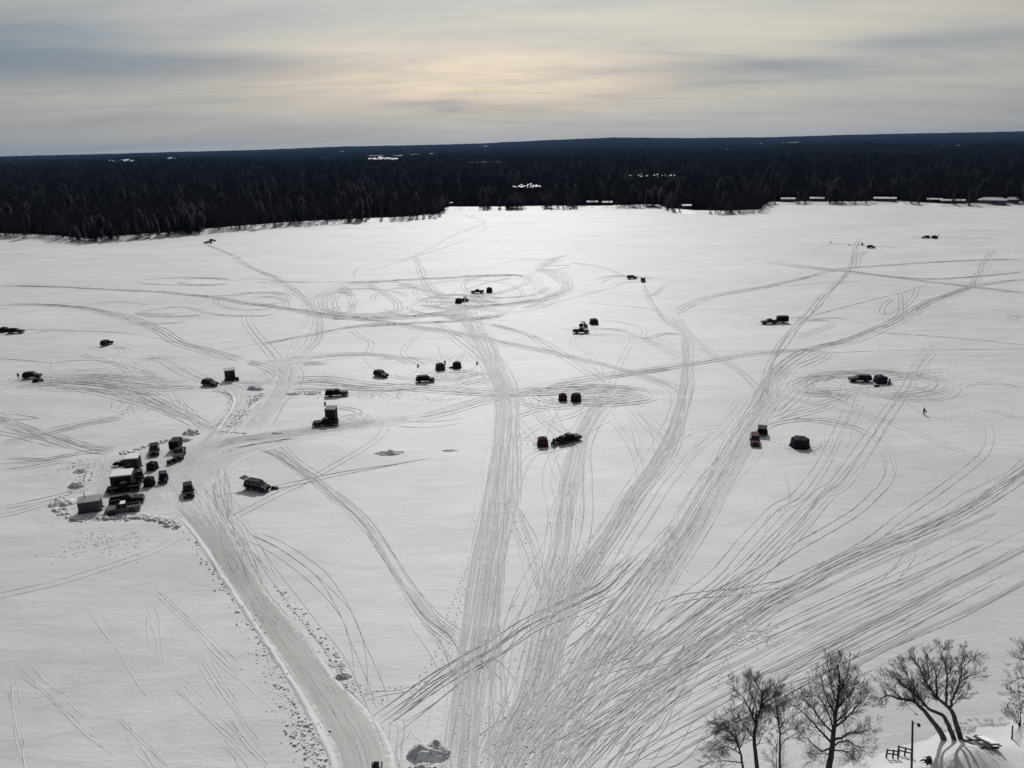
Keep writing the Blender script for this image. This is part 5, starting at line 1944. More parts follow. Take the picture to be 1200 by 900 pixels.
def suv(px, hd, paint, label, L=4.7, H=1.78, W=0.95, hatch=False, rack=True, name='suv', cat='suv', hood=1.25, group='sport utility vehicles parked on the ice', white_roof=False):
    p = at(*px)
    o = empty(name, (p.x, p.y + 0.9, 0.01), hd)
    h = L / 2
    pt = PAINT[paint]
    m = MB()
    m.prism([(-h, 0.48), (h - 0.1, 0.44), (h, 0.60), (h - 0.03, 0.90), (h - 0.25, 1.0), (h - hood, 1.08), (-h + 0.02, 1.08)], -W + 0.02, W - 0.02)
    m.build('body', pt, o, bevel=0.06)
    cab = greenhouse(o, -h + 0.03, h - hood + 0.05, W - 0.04, 1.06, -h + 0.28, h - hood - 0.65, W - 0.20, H, pt, [0, 0.33, 0.66, 1.0])
    if rack:
        for s in (-1, 1):
            m = MB()
            m.box((-0.55, s * (W - 0.32), H + 0.06), (L * 0.48, 0.05, 0.05))
            m.box((-1.4, s * (W - 0.32), H + 0.02), (0.06, 0.05, 0.07))
            m.box((0.3, s * (W - 0.32), H + 0.02), (0.06, 0.05, 0.07))
            m.build('roof_rail', 'black_plastic', cab)
    if white_roof:
        m = MB()
        m.box((-0.5, 0, H + 0.02), (L * 0.45, 1.2, 0.05))
        m.build('roof_snow', 'roof_snow', cab)
    if hatch:
        m = MB()
        m.box((-h - 0.45, 0, H + 0.10), (1.15, 1.5, 0.09), ry=R(12))
        m.build('open_hatch', pt, o, bevel=0.03)
    for x, n in ((h + 0.03, 'front_bumper'), (-h - 0.04, 'rear_bumper')):
        m = MB()
        m.box((x, 0, 0.54), (0.16, 1.78, 0.24))
        m.build(n, 'black_plastic', o, bevel=0.04)
    lamps(o, h - 0.02, -h, 0.70, 0.80, 0.95)
    mirrors(o, h - hood - 0.15, W, 1.16)
    for xc in (h - 0.92, -h + 0.92):
        for s in (-1, 1):
            m = MB()
            m.tube([(xc, s * (W - 0.10), 0.40), (xc, s * (W + 0.012), 0.40)], [0.44, 0.42], 14)
            m.build('wheel_arch', 'black_plastic', o)
            wheel(o, xc, s * (W - 0.09), 0.36, 0.23)
    tag(o, label, cat, group)
    return o


def utv(px, hd, paint, label, cat='side by side', group='side by sides parked on the ice'):
    p = at(*px)
    o = empty('side_by_side', (p.x, p.y + 0.7, 0.01), hd)
    pt = PAINT[paint]
    m = MB()
    m.prism([(-1.45, 0.45), (1.3, 0.42), (1.45, 0.70), (1.35, 0.98), (0.55, 1.12), (0.45, 0.72), (-0.55, 0.72), (-0.60, 0.98), (-1.45, 0.98)], -0.72, 0.72)
    m.build('body', pt, o, bevel=0.05)
    m = MB()
    for s in (-1, 1):
        m.tube([(0.62, s * 0.70, 1.02), (0.18, s * 0.64, 1.88), (-0.72, s * 0.64, 1.90), (-0.85, s * 0.70, 0.95)], [0.035] * 4, 6)
    m.build('roll_cage', 'black_plastic', o)
    m = MB()
    m.box((-0.27, 0, 1.93), (1.15, 1.40, 0.07))
    m.build('roof', pt, o, bevel=0.03)
    m = MB()
    m.panel([(0.62, -0.66, 1.06), (0.62, 0.66, 1.06), (0.20, 0.60, 1.84), (0.20, -0.60, 1.84)], 0.04, 0.01, 0.03)
    m.build('windscreen', 'glass', o)
    for s in (-1, 1):
        m = MB()
        m.box((-0.25, s * 0.33, 0.80), (0.5, 0.54, 0.16))
        m.box((-0.50, s * 0.33, 1.12), (0.14, 0.54, 0.58))
        m.build('seat', 'fabric_black', o, bevel=0.04)
    m = MB()
    m.box((-1.08, 0, 1.08), (0.72, 1.3, 0.22))
    m.build('cargo_bed', 'black_plastic', o, bevel=0.03)
    for s in (-1, 1):
        m = MB()
        m.box((1.42, s * 0.48, 0.84), (0.06, 0.24, 0.12))
        m.build('headlight', 'lamp_glass', o)
    for x in (0.95, -0.98):
        for s in (-1, 1):
            wheel(o, x, s * 0.66, 0.34, 0.27)
    tag(o, label, cat, group)
    return o


def atv(px, hd, paint, label, group='quad bikes on the ice'):
    p = at(*px)
    o = empty('quad_bike', (p.x, p.y, 0.01), hd)
    m = MB()
    m.prism([(-0.85, 0.45), (0.8, 0.42), (0.95, 0.62), (0.80, 0.86), (0.35, 0.92), (0.1, 0.74), (-0.35, 0.74), (-0.85, 0.80)], -0.28, 0.28)
    m.build('body', PAINT[paint], o, bevel=0.04)
    m = MB()
    m.box((-0.28, 0, 0.86), (0.85, 0.32, 0.14))
    m.build('seat', 'fabric_black', o, bevel=0.04)
    for s in (-1, 1):
        m = MB()
        m.box((0.62, s * 0.42, 0.74), (0.62, 0.30, 0.06))
        m.box((-0.62, s * 0.42, 0.74), (0.62, 0.30, 0.06))
        m.build('fender', PAINT[paint], o, bevel=0.02)
    for x in (0.72, -0.72):
        m = MB()
        for k in range(4):
            m.box((x - 0.24 + k * 0.16, 0, 0.93), (0.03, 0.8, 0.03))
        m.box((x, 0.38, 0.93), (0.54, 0.03, 0.03))
        m.box((x, -0.38, 0.93), (0.54, 0.03, 0.03))
        m.build('rack', 'steel', o)
    m = MB()
    m.tube([(0.25, -0.40, 1.10), (0.36, -0.15, 1.06), (0.36, 0.15, 1.06), (0.25, 0.40, 1.10)], [0.022] * 4, 6)
    m.tube([(0.36, 0, 1.06), (0.46, 0, 0.85)], [0.04, 0.05], 6)
    m.build('handlebar', 'black_plastic', o)
    for x in (0.62, -0.62):
        for s in (-1, 1):
            wheel(o, x, s * 0.46, 0.31, 0.24)
    tag(o, label, 'quad bike', group)
    return o


def snowmobile(px, hd, paint, label, group='snowmobiles on the ice'):
    p = at(*px)
    o = empty('snowmobile', (p.x, p.y, 0.01), hd)
    m = MB()
    m.prism([(-1.35, 0.34), (0.6, 0.30), (1.15, 0.38), (1.25, 0.52), (0.85, 0.78), (0.35, 0.92), (0.1, 0.66), (-1.2, 0.60), (-1.4, 0.5)], -0.25, 0.25)
    m.build('body', PAINT[paint], o, bevel=0.05)
    m = MB()
    m.prism([(-1.45, 0.10), (-1.2, 0.01), (0.0, 0.01), (0.35, 0.30), (-1.3, 0.36)], -0.20, 0.20)
    m.build('track_belt', 'tyre', o, bevel=0.03)
    m = MB()
    m.box((-0.55, 0, 0.72), (1.2, 0.34, 0.17))
    m.build('seat', 'fabric_black', o, bevel=0.05)
    for s in (-1, 1):
        m = MB()
        m.prism([(0.2, 0.03), (1.2, 0.03), (1.5, 0.20), (1.46, 0.22), (1.15, 0.08), (0.2, 0.07)], s * 0.48 - 0.07, s * 0.48 + 0.07)
        m.tube([(0.72, s * 0.48, 0.06), (0.62, s * 0.20, 0.42)], [0.035, 0.035], 5)
        m.build('ski', 'black_plastic', o)
    m = MB()
    m.panel([(0.62, -0.26, 0.84), (0.62, 0.26, 0.84), (0.36, 0.20, 1.14), (0.36, -0.20, 1.14)], 0.02, 0.01, 0.03)
    m.build('windshield', 'glass', o)
    m = MB()
    m.tube([(0.05, -0.38, 0.98), (0.15, 0, 1.0), (0.05, 0.38, 0.98)], [0.022] * 3, 6)
    m.tube([(0.15, 0, 1.0), (0.25, 0, 0.8)], [0.03, 0.04], 5)
    m.build('handlebar', 'black_plastic', o)
    tag(o, label, 'snowmobile', group)
    return o


def hub_tent(px, hd, fabric, label, w=2.1, h=2.0, sides=4, group='pop up fishing shelters on the ice', bulge=0.22):
    """pop-up hub shelter: each wall is a panel pushed out at its middle, roof peaks to the centre"""
    p = at(*px)
    o = empty('fishing_shelter', (p.x, p.y, 0.0), hd)
    R0 = w / 2 / math.cos(math.pi / sides)
    low = [Vector((R0 * math.cos(2 * math.pi * (k + 0.5) / sides), R0 * math.sin(2 * math.pi * (k + 0.5) / sides), 0)) for k in range(sides)]
    top = [v * 0.86 + Vector((0, 0, h * 0.80)) for v in low]
    for k in range(sides):
        a, b, c, d = low[k], low[(k + 1) % sides], top[(k + 1) % sides], top[k]
        mid = (a + b + c + d) / 4
        n = Vector((mid.x, mid.y, 0)).normalized()
        hubp = mid + n * bulge + Vector((0, 0, 0.02))
        m = MB()
        i0 = len(m.v)
        sag = 0.05
        ring = [a, (a + b) / 2 - n * sag, b, (b + c) / 2 - n * sag * 0.3, c, (c + d) / 2 - n * sag, d, (d + a) / 2 - n * sag * 0.3]
        m.v += [tuple(q) for q in ring] + [tuple(hubp)]
        for j in range(8):
            m.f.append((i0 + j, i0 + (j + 1) % 8, i0 + 8))
        wl = m.build('wall_panel', fabric, o)
        if k % 2 == 0:
            q = [mid.lerp(a, 0.10) + Vector((0, 0, h * 0.14)), mid.lerp(b, 0.10) + Vector((0, 0, h * 0.14)), mid.lerp(c, 0.38), mid.lerp(d, 0.38)]
            m = MB()
            m.panel([v + n * (bulge * 0.80) for v in q], 0.25, 0.05, 0.02)
            m.build('window', 'clear_window', wl)
        elif k == 1:
            m = MB()
            q = [a.lerp(b, 0.36), a.lerp(b, 0.64), d.lerp(c, 0.62) * 0.99, d.lerp(c, 0.38) * 0.99]
            m.tube([q[0] + n * 0.02, (q[0] + q[3]) / 2 + n * bulge * 0.9, q[3] + n * 0.02], [0.02] * 3, 4)
            m.tube([q[1] + n * 0.02, (q[1] + q[2]) / 2 + n * bulge * 0.9, q[2] + n * 0.02], [0.02] * 3, 4)
            m.build('door_zip', 'steel', wl)
        m = MB()
        m.tube([a, (a + d) / 2, d], [0.025] * 3, 5)
        m.build('pole', 'black_plastic', o)
    m = MB()
    i0 = 0
    apex = Vector((0, 0, h))
    m.v += [tuple(q) for q in top] + [tuple((top[k] + top[(k + 1) % sides]) / 2 * 1.0 + Vector((0, 0, -0.05))) for k in range(sides)] + [tuple(apex)]
    for k in range(sides):
        m.f.append((k, sides + k, 2 * sides))
        m.f.append((sides + k, (k + 1) % sides, 2 * sides))
    m.build('roof', fabric, o)
    m = MB()
    for k in range(sides):
        a, b = low[k], low[(k + 1) % sides]
        q = [a * 1.16, b * 1.16, b, a]
        i0 = len(m.v)
        m.v += [(q[0].x, q[0].y, 0.02), (q[1].x, q[1].y, 0.02), (q[2].x, q[2].y, 0.09), (q[3].x, q[3].y, 0.09)]
        m.f.append((i0, i0 + 1, i0 + 2, i0 + 3))
    m.build('skirt', fabric, o)
    tag(o, label, 'fishing shelter', group)
    return o


def shanty(px, hd, wall, roof, label, w=3.0, d=2.2, h=2.1, snow=False, chimney=False, window=True, slope=0.18, lift=0.22, door_side=1, band=None, group='fishing shanties on the ice'):
    """wooden or tin fish house on runners; front wall faces local -Y"""
    p = at(*px)
    o = empty('fish_shanty', (p.x, p.y, 0.0), hd)
    m = MB()
    m.hexa([(-w / 2, -d / 2, lift), (w / 2, -d / 2, lift), (w / 2, d / 2, lift), (-w / 2, d / 2, lift)],
           [(-w / 2, -d / 2, lift + h), (w / 2, -d / 2, lift + h), (w / 2, d / 2, lift + h + slope), (-w / 2, d / 2, lift + h + slope)])
    wl = m.build('wall', wall, o, bevel=0.015)
    # trim battens divide the wall in boards
    nb = max(3, int(w / 0.6))
    for k in range(nb + 1):
        m = MB()
        m.box((-w / 2 + w * k / nb, -d / 2 - 0.012, lift + h / 2), (0.05, 0.03, h * 0.98))
        m.build('batten', wall, wl)
    if band:
        m = MB()
        m.box((0, -d / 2 - 0.02, lift + h * 0.84), (w * 0.98, 0.05, h * 0.26))
        m.build('fascia_board', band, o)
    m = MB()
    e = 0.14
    zz = lambda y: lift + h + slope * (y + d / 2) / d
    m.hexa([(-w / 2 - e, -d / 2 - e, zz(-d / 2 - e) + .004), (w / 2 + e, -d / 2 - e, zz(-d / 2 - e) + .004), (w / 2 + e, d / 2 + e, zz(d / 2 + e) + .004), (-w / 2 - e, d / 2 + e, zz(d / 2 + e) + .004)],
           [(-w / 2 - e, -d / 2 - e, zz(-d / 2 - e) + .08), (w / 2 + e, -d / 2 - e, zz(-d / 2 - e) + .08), (w / 2 + e, d / 2 + e, zz(d / 2 + e) + .08), (-w / 2 - e, d / 2 + e, zz(d / 2 + e) + .08)])
    rf = m.build('roof', roof, o)
    if snow:
        m = MB()
        e = 0.08
        m.hexa([(-w / 2 - e, -d / 2 - e, zz(-d / 2 - e) + .082), (w / 2 + e, -d / 2 - e, zz(-d / 2 - e) + .082), (w / 2 + e, d / 2 + e, zz(d / 2 + e) + .082), (-w / 2 - e, d / 2 + e, zz(d / 2 + e) + .082)],
               [(-w / 2, -d / 2, zz(-d / 2) + .22), (w / 2, -d / 2, zz(-d / 2) + .22), (w / 2, d / 2, zz(d / 2) + .24), (-w / 2, d / 2, zz(d / 2) + .24)])
        m.build('roof_snow', 'roof_snow', rf, bevel=0.04)
    for s in (-1, 1):
        m = MB()
        m.prism([(-w / 2 - 0.2, 0.02), (w / 2 + 0.2, 0.02), (w / 2 + 0.35, 0.18), (w / 2 + 0.2, lift), (-w / 2 - 0.2, lift)], s * d * 0.36 - 0.06, s * d * 0.36 + 0.06)
        m.build('runner', 'wood', o)
    if window:
        m = MB()
        m.box((-w * 0.12, -d / 2 - 0.03, lift + h * 0.52), (w * 0.34, 0.07, h * 0.30))
        wn = m.build('window', 'wood', o)
        m = MB()
        m.box((-w * 0.12, -d / 2 - 0.05, lift + h * 0.52), (w * 0.30, 0.06, h * 0.25))
        m.build('pane', 'glass', wn)
    m = MB()
    m.box((door_side * (w / 2 + 0.02), 0, lift + h * 0.44), (0.07, 0.75, h * 0.84))
    dr = m.build('door', 'wall_dark', o)
    m = MB()
    m.box((door_side * (w / 2 + 0.07), 0.26, lift + h * 0.44), (0.06, 0.05, 0.12))
    m.build('handle', 'steel', dr)
    if chimney:
        m = MB()
        m.tube([(-w * 0.22, d * 0.25, lift + h), (-w * 0.22, d * 0.25, lift + h + 1.1)], [0.07, 0.07], 8)
        m.tube([(-w * 0.22, d * 0.25, lift + h + 1.1), (-w * 0.22, d * 0.25, lift + h + 1.2)], [0.12, 0.04], 8)
        m.build('chimney_pipe', 'steel', rf)
    tag(o, label, 'shanty', group)
    return o


def trailer(px, hd, paint, label, L=3.2, H=1.75, W=0.95, group='trailers on the ice'):
    p = at(*px)
    o = empty('enclosed_trailer', (p.x, p.y, 0.01), hd)
    m = MB()
    m.prism([(-L / 2, 0.45), (L / 2, 0.45), (L / 2 + 0.30, 0.75), (L / 2 + 0.22, 0.45 + H - 0.15), (L / 2, 0.45 + H), (-L / 2, 0.45 + H)], -W, W)
    m.build('body', PAINT[paint], o, bevel=0.05)
    m = MB()
    m.tube([(L / 2 + 0.1, -0.5, 0.48), (L / 2 + 1.0, 0, 0.48)], [0.045] * 2, 6)
    m.tube([(L / 2 + 0.1, 0.5, 0.48), (L / 2 + 1.0, 0, 0.48)], [0.045] * 2, 6)
    m.tube([(L / 2 + 0.85, 0, 0.10), (L / 2 + 0.85, 0, 0.75)], [0.035] * 2, 6)
    m.build('tongue', 'steel', o)
    m = MB()
    m.box((-L / 2 - 0.02, 0, 0.45 + H * 0.48), (0.06, W * 1.7, H * 0.86))
    m.build('rear_door', 'paint_charcoal', o)
    for s in (-1, 1):
        m = MB()
        m.box((-0.1, s * (W + 0.10), 0.72), (0.95, 0.22, 0.06))
        m.build('fender', 'black_plastic', o)
        wheel(o, -0.1, s * (W + 0.10), 0.33, 0.20)
    tag(o, label, 'trailer', group)
    return o


def sled(px, hd, label, group='gear sleds on the ice', z=0.0):
    p = at(*px)
    o = empty('gear_sled', (p.x, p.y, z), hd)
    m = MB()
    w0, w1, L, h = 0.30, 0.38, 0.75, 0.26
    m.frus(-L + 0.08, L - 0.14, w0, 0.02, -L, L, w1, h)
    m.build('tub', 'black_plastic', o, bevel=0.03)
    m = MB()
    m.box((-0.25, 0, 0.34), (0.55, 0.42, 0.32))
    m.box((0.30, 0.03, 0.30), (0.40, 0.36, 0.24))
    m.build('gear', 'fabric_black', o, bevel=0.04)
    m = MB()
    m.tube([(L, -0.2, 0.2), (L + 0.7, 0, 0.10), (L, 0.2, 0.2)], [0.018] * 3, 5)
    m.build('tow_rope', 'black_plastic', o)
    tag(o, label, 'sled', group)
    return o


def bucket(px, label, mat_='black_plastic', s=1.0, group='bait buckets on the ice'):
    p = at(*px)
    o = empty('bait_bucket', (p.x, p.y, 0.0))
    m = MB()
    m.tube([(0, 0, 0.01), (0, 0, 0.36 * s), (0, 0, 0.38 * s)], [0.13 * s, 0.155 * s, 0.165 * s], 12)
    m.build('pail', mat_, o)
    m = MB()
    pts = [(0.16 * s * math.cos(a), 0, (0.37 + 0.16 * math.sin(a)) * s) for a in [i * math.pi / 8 for i in range(9)]]
    m.tube(pts, [0.008] * 9, 4)
    m.build('handle', 'steel', o)
    m = MB()
    m.tube([(0, 0, 0.382 * s), (0, 0, 0.41 * s)], [0.17 * s, 0.165 * s], 12)
    m.build('lid', mat_, o)
    tag(o, label, 'bucket', group)
    return o


PEOPLE = {}


def person_mesh(pose):
    if pose in PEOPLE:
        return PEOPLE[pose]
    walk = 0.16 if pose == 'walk' else 0.03
    V = {'pelvis': ((0, 0, 0.96), 0.15), 'waist': ((0.01, 0, 1.12), 0.145), 'chest': ((0.02, 0, 1.34), 0.175), 'neck': ((0.03, 0, 1.50), 0.075), 'head': ((0.05, 0, 1.62), 0.105), 'crown': ((0.04, 0, 1.74), 0.085)}
    E = [('pelvis', 'waist'), ('waist', 'chest'), ('chest', 'neck'), ('neck', 'head'), ('head', 'crown')]
    for s, n in ((1, 'l'), (-1, 'r')):
        sw = walk * s
        V['hip' + n] = ((0, 0.11 * s, 0.90), 0.115)
        V['knee' + n] = ((0.05 + sw * 0.8, 0.12 * s, 0.50), 0.085)
        V['ankle' + n] = ((sw * 1.2, 0.12 * s, 0.10), 0.065)
        V['toe' + n] = ((sw * 1.2 + 0.16, 0.13 * s, 0.05), 0.05)
        V['sh' + n] = ((0.01, 0.20 * s, 1.42), 0.085)
        if pose == 'reach':
            V['el' + n] = ((0.20, 0.22 * s, 1.18), 0.062)
            V['wr' + n] = ((0.42, 0.12 * s, 1.10), 0.048)
            V['pa' + n] = ((0.50, 0.10 * s, 1.09), 0.045)
        else:
            V['el' + n] = ((-0.02 - sw * 0.5, 0.27 * s, 1.15), 0.062)
            V['wr' + n] = ((0.08 - sw * 0.9, 0.28 * s, 0.92), 0.048)
            V['pa' + n] = ((0.10 - sw * 0.9, 0.28 * s, 0.84), 0.045)
        E += [('pelvis', 'hip' + n), ('hip' + n, 'knee' + n), ('knee' + n, 'ankle' + n), ('ankle' + n, 'toe' + n), ('chest', 'sh' + n), ('sh' + n, 'el' + n), ('el' + n, 'wr' + n), ('wr' + n, 'pa' + n)]
    names = list(V)
    me = bpy.data.meshes.new('body')
    me.from_pydata([V[n][0] for n in names], [(names.index(a), names.index(b)) for a, b in E], [])
    tmp = bpy.data.objects.new('tmp_body', me)
    COL.objects.link(tmp)
    sk = tmp.modifiers.new('skin', 'SKIN')
    for i, n in enumerate(names):
        me.skin_vertices[0].data[i].radius = (V[n][1], V[n][1])
        me.skin_vertices[0].data[i].use_root = (n == 'pelvis')
    sb = tmp.modifiers.new('sub', 'SUBSURF')
    sb.levels = sb.render_levels = 1
    dg = bpy.context.evaluated_depsgraph_get()
    ev = bpy.data.meshes.new_from_object(tmp.evaluated_get(dg))
    bpy.data.objects.remove(tmp)
    # gloved fingers
    bm = bmesh.new()
    bm.from_mesh(ev)
    mb = MB()
    for s, n in ((1, 'l'), (-1, 'r')):
        pa, wr = Vector(V['pa' + n][0]), Vector(V['wr' + n][0])
        d = (pa - wr).normalized()
        side = Vector((0, 1, 0)) if abs(d.y) < 0.8 else Vector((1, 0, 0))
        side = (side - d * side.dot(d)).normalized() if pose == 'reach' else Vector((1, 0, 0))
        crl = d.cross(side).normalized() * (-s)
        for k, L in enumerate((0.075, 0.085, 0.08, 0.06)):
            b = pa + side * (0.027 - 0.018 * k)
            mb.tube([b, b + d * L * 0.6, b + d * L + crl * 0.025], [0.011, 0.010, 0.008], 5)
        b = wr.lerp(pa, 0.5) + side * 0.035
        mb.tube([b, b + (d + side).normalized() * 0.05, b + (d * 1.5 + side * 0.6).normalized() * 0.085], [0.013, 0.011, 0.009], 5)
    f2 = bpy.data.meshes.new('fingers')
    f2.from_pydata(mb.v, [], mb.f)
    bm.from_mesh(f2)
    ev2 = bpy.data.meshes.new('body')
    bm.to_mesh(ev2)
    bm.free()
    ev2.materials.append(MATS['cloth_black'])
    ev2.materials.append(MATS['skin'])
    for p_ in ev2.polygons:
        p_.use_smooth = True
        c = p_.center
        if c.z > 1.53 and c.x > 0.09 and c.z < 1.70:
            p_.material_index = 1
    PEOPLE[pose] = ev2
    return ev2


def person(px, hd, label, pose='stand', loc=None, group='people on the ice', height=1.0):
    p = at(*px) if loc is None else loc
    o = empty('person', (p.x, p.y, p.z), hd)
    o.scale = (height,) * 3
    link_mesh('body', person_mesh(pose), o)
    m = MB()
    m.tube([(0.045, 0, 1.66), (0.045, 0, 1.74), (0.04, 0, 1.81)], [0.125, 0.12, 0.05], 10)
    m.build('knit_hat', 'cloth_black', o, smooth=True)
    m = MB()
    m.tube([(0.0, 0, 0.86), (0.01, 0, 1.05), (0.015, 0, 1.25), (0.02, 0, 1.44)], [0.205, 0.19, 0.215, 0.15], 12)
    m.build('jacket', 'cloth_black', o, smooth=True)
    m = MB()
    for s in (-1, 1):
        m.box((0.155, 0.035 * s, 1.645), (0.02, 0.022, 0.014))
    m.box((0.17, 0, 1.615), (0.035, 0.022, 0.04))
    m.box((0.155, 0, 1.575), (0.02, 0.05, 0.012))
    m.build('face_features', 'cloth_brown', o)
    tag(o, label, 'person', group)
    return o


# --- the camp in the ploughed yard (left)
shanty((107, 598), R(18), 'wall_grey', 'roof_metal', 'grey tin shanty with a chimney pipe at the lower left of the camp', w=3.5, d=2.2, h=1.9, chimney=True, band=None)
pickup((147, 592), R(20), 'black', 'black pickup parked close behind the silver pickup in the camp', L=5.6)
pickup((142, 602.5), R(200), 'silver', 'silver pickup with a pale roof at the foot of the camp', L=5.5, roof_white=True)
shanty((145, 569), R(14), 'wall_brown', 'roof_metal', 'wide brown shanty with a thick white roof in the camp', w=3.6, d=2.8, h=2.2, snow=True)
pickup((143, 578), R(197), 'black', 'black pickup parked against the front of the wide brown shanty', L=5.6)
shanty((157, 549), R(10), 'wall_dark', 'roof_metal', 'black shanty with small square window and white roof in the camp', w=2.5, d=2.4, h=2.2, snow=True)
atv((146, 545), R(160), 'black', 'black quad bike beside the square window shanty')
snowmobile((140, 546), R(190), 'black', 'black snowmobile left of the square window shanty')
utv((162, 564), R(-55), 'charcoal', 'dark side by side with a bright glint beside the wide brown shanty')
person((164, 568), R(-90), 'person in black standing before the glinting side by side')
hub_tent((175.5, 569), R(8), 'fabric_black', 'tall narrow black shelter between two side by sides in the camp', w=1.7, h=2.0)
utv((190, 566), R(-72), 'black', 'black side by side facing the camera right of the narrow shelter')
hub_tent((179, 550), R(-8), 'fabric_black', 'black shelter in the middle of the camp, above the narrow one', w=1.7, h=1.85)
suv((179, 533), R(-68), 'black', 'black suv at the back of the camp above the middle shelter', L=4.5)
trailer((207, 526), R(-84), 'black', 'black enclosed trailer behind the brown pickup at the camp top', L=3.0)
pickup((209, 537), R(-76), 'brown', 'tan brown pickup in front of the black enclosed trailer', L=4.9)
atv((202, 543), R(-120), 'black', 'black quad bike in front of the tan brown pickup')
suv((219, 582), R(-66), 'black', 'black boxy suv facing the road at the right of the camp', L=4.3, H=1.9)
suv((300, 576), R(-24), 'green', 'dark minivan with its rear hatch open, alone right of the road', L=5.0, H=1.85, hatch=True, name='minivan', cat='van', hood=1.1)
sled((322, 573), R(8), 'small dark gear sled beside the open hatch minivan')
# --- left edge groups
hub_tent((5, 389), 0, 'fabric_black', 'black shelter at the left edge beside a capped pickup', w=2.2, h=2.0)
pickup((17, 391), R(4), 'black', 'black capped pickup by the left edge beside a shelter', topper=True)
suv((36, 444), R(10), 'black', 'black suv at the left edge with two people beside it')
person((22, 444), R(-60), 'leftmost of two people beside the left edge suv')
person((28.3, 444.5), R(-60), 'person standing closest to the left edge suv')
snowmobile((44.5, 447.5), R(20), 'black', 'black snowmobile in front of the left edge suv')
bucket((50, 446.5), 'dark bucket right of the snowmobile at the left edge', s=1.6)
suv((124, 405), R(75), 'black', 'lone small black suv above the sweep of tracks at left', L=4.2)
suv((245, 453), R(-18), 'charcoal', 'dark suv left of the tall olive shanty', L=4.4)
shanty((270, 445), R(22), 'wall_olive', 'roof_metal', 'tall dark olive shanty at the end of the inner trail', w=2.7, d=2.2, h=2.7, window=False)
atv((276, 446), R(30), 'black', 'quad bike parked at the right of the tall olive shanty')
# --- centre left
pickup((394, 465), R(12), 'black', 'black capped pickup above the tan box shanty', topper=True)
suv((446, 442.5), R(-35), 'black', 'black suv alone between the capped pickup and the brown shelter', L=4.4)
shanty((389, 493), R(-4), 'wall_olive', 'roof_olive', 'tall tan box shanty behind a pickup, left of centre', w=2.3, d=2.2, h=2.9, window=False)
pickup((381, 500), R(188), 'black', 'black pickup parked in front of the tan box shanty')
bucket((381, 474.5), 'dark bucket on the snow above the tan box shanty', s=1.7)
hub_tent((516, 433), R(20), 'fabric_brown', 'dark brown shelter with a person at its side, centre left', w=2.3, h=2.1)
person((521.5, 429), R(60), 'person standing at the right of the dark brown shelter')
hub_tent((535.5, 431), R(35), 'fabric_black', 'rounded black shelter right of the dark brown one', w=2.3, h=2.05, sides=6)
sled((529, 431.5), R(160), 'dark gear sled left of the rounded black shelter')
suv((498, 448.5), R(6), 'black', 'long black suv below the dark brown shelter', L=5.0)
bucket((490, 430), 'dark bucket left of the dark brown shelter', s=1.8)
bucket((559, 427), 'dark bucket on the tracks right of the rounded shelter', s=1.8)
hub_tent((537.5, 355), R(10), 'fabric_black', 'domed black shelter at the hub of the upper loops', w=2.6, h=2.2, sides=6)
utv((545, 353.5), R(-20), 'black', 'dark side by side at the right of the domed black shelter')
pickup((559.5, 344), R(180), 'black', 'black pickup left of the far tall shelter, upper centre')
hub_tent((573.5, 342.5), R(10), 'fabric_black', 'far tall black shelter right of a pickup, upper centre', w=2.4, h=2.4)
# --- centre right
hub_tent((659.5, 469), R(6), 'fabric_red', 'small dark red shelter beside the large black one', w=1.9, h=2.0)
hub_tent((675, 469.5), R(-6), 'fabric_black', 'large black shelter right of the small red one', w=2.4, h=2.2, sides=6)
person((672.5, 472), R(-90), 'person in front of the large black shelter')
hub_tent((636, 522), R(4), 'fabric_red', 'dark red square shelter left of a loaded pickup', w=2.1, h=2.1)
atv((650, 521), R(70), 'black', 'quad bike between the red square shelter and a pickup')
person((649, 522), R(-100), 'person beside the quad bike near the red square shelter')
pickup((667, 519), R(33), 'black', 'black pickup with a loaded bed right of the red square shelter', load=0.7)
pickup((681, 391), R(2), 'charcoal', 'dark pickup nearest of three things in the upper middle', L=5.4, load=0.5)
utv((684, 384), R(-30), 'charcoal', 'side by side with a bright windscreen behind the dark pickup')
hub_tent((696, 379.5), R(5), 'fabric_black', 'wide black shelter right of the side by side, upper middle', w=2.8, h=2.1)
suv((741, 327), R(12), 'grey', 'pale topped suv at the far trampled patch', white_roof=True)
suv((754, 330.5), R(-92), 'charcoal', 'boxy suv facing the camera right of the pale topped suv', L=4.2, H=1.9, white_roof=True)
# --- right
pickup((902.5, 380), R(184), 'grey', 'grey pickup left of a dark fish house trailer')
trailer((917, 378), R(182), 'black', 'dark fish house trailer behind the grey pickup', L=3.6, H=2.0)
suv((886, 521), R(-104), 'red', 'dark red suv towing a black trailer on the right trail', L=4.8)
trailer((893, 509), R(-108), 'black', 'black trailer behind the dark red suv', L=2.6, H=1.3)
hub_tent((937, 523), R(12), 'fabric_black', 'big six sided black shelter right of the dark red suv', w=3.5, h=2.3, sides=6)
pickup((1009, 448), R(178), 'grey', 'grey pickup left of the square blue black shelter at right', L=5.6, topper=True)
hub_tent((1031, 448.5), R(4), 'fabric_blue', 'square blue black shelter at the right hand loop', w=2.5, h=2.3)
person((1039, 449), R(200), 'person standing at the right of the square blue black shelter', pose='reach')
snowmobile((1042, 449.5), R(60), 'black', 'snowmobile right of the square blue black shelter')
sled((1027.5, 453), R(5), 'gear sled in front of the square blue black shelter')
person((1082, 486), R(-60), 'lone person bending over the ice at right', pose='reach')
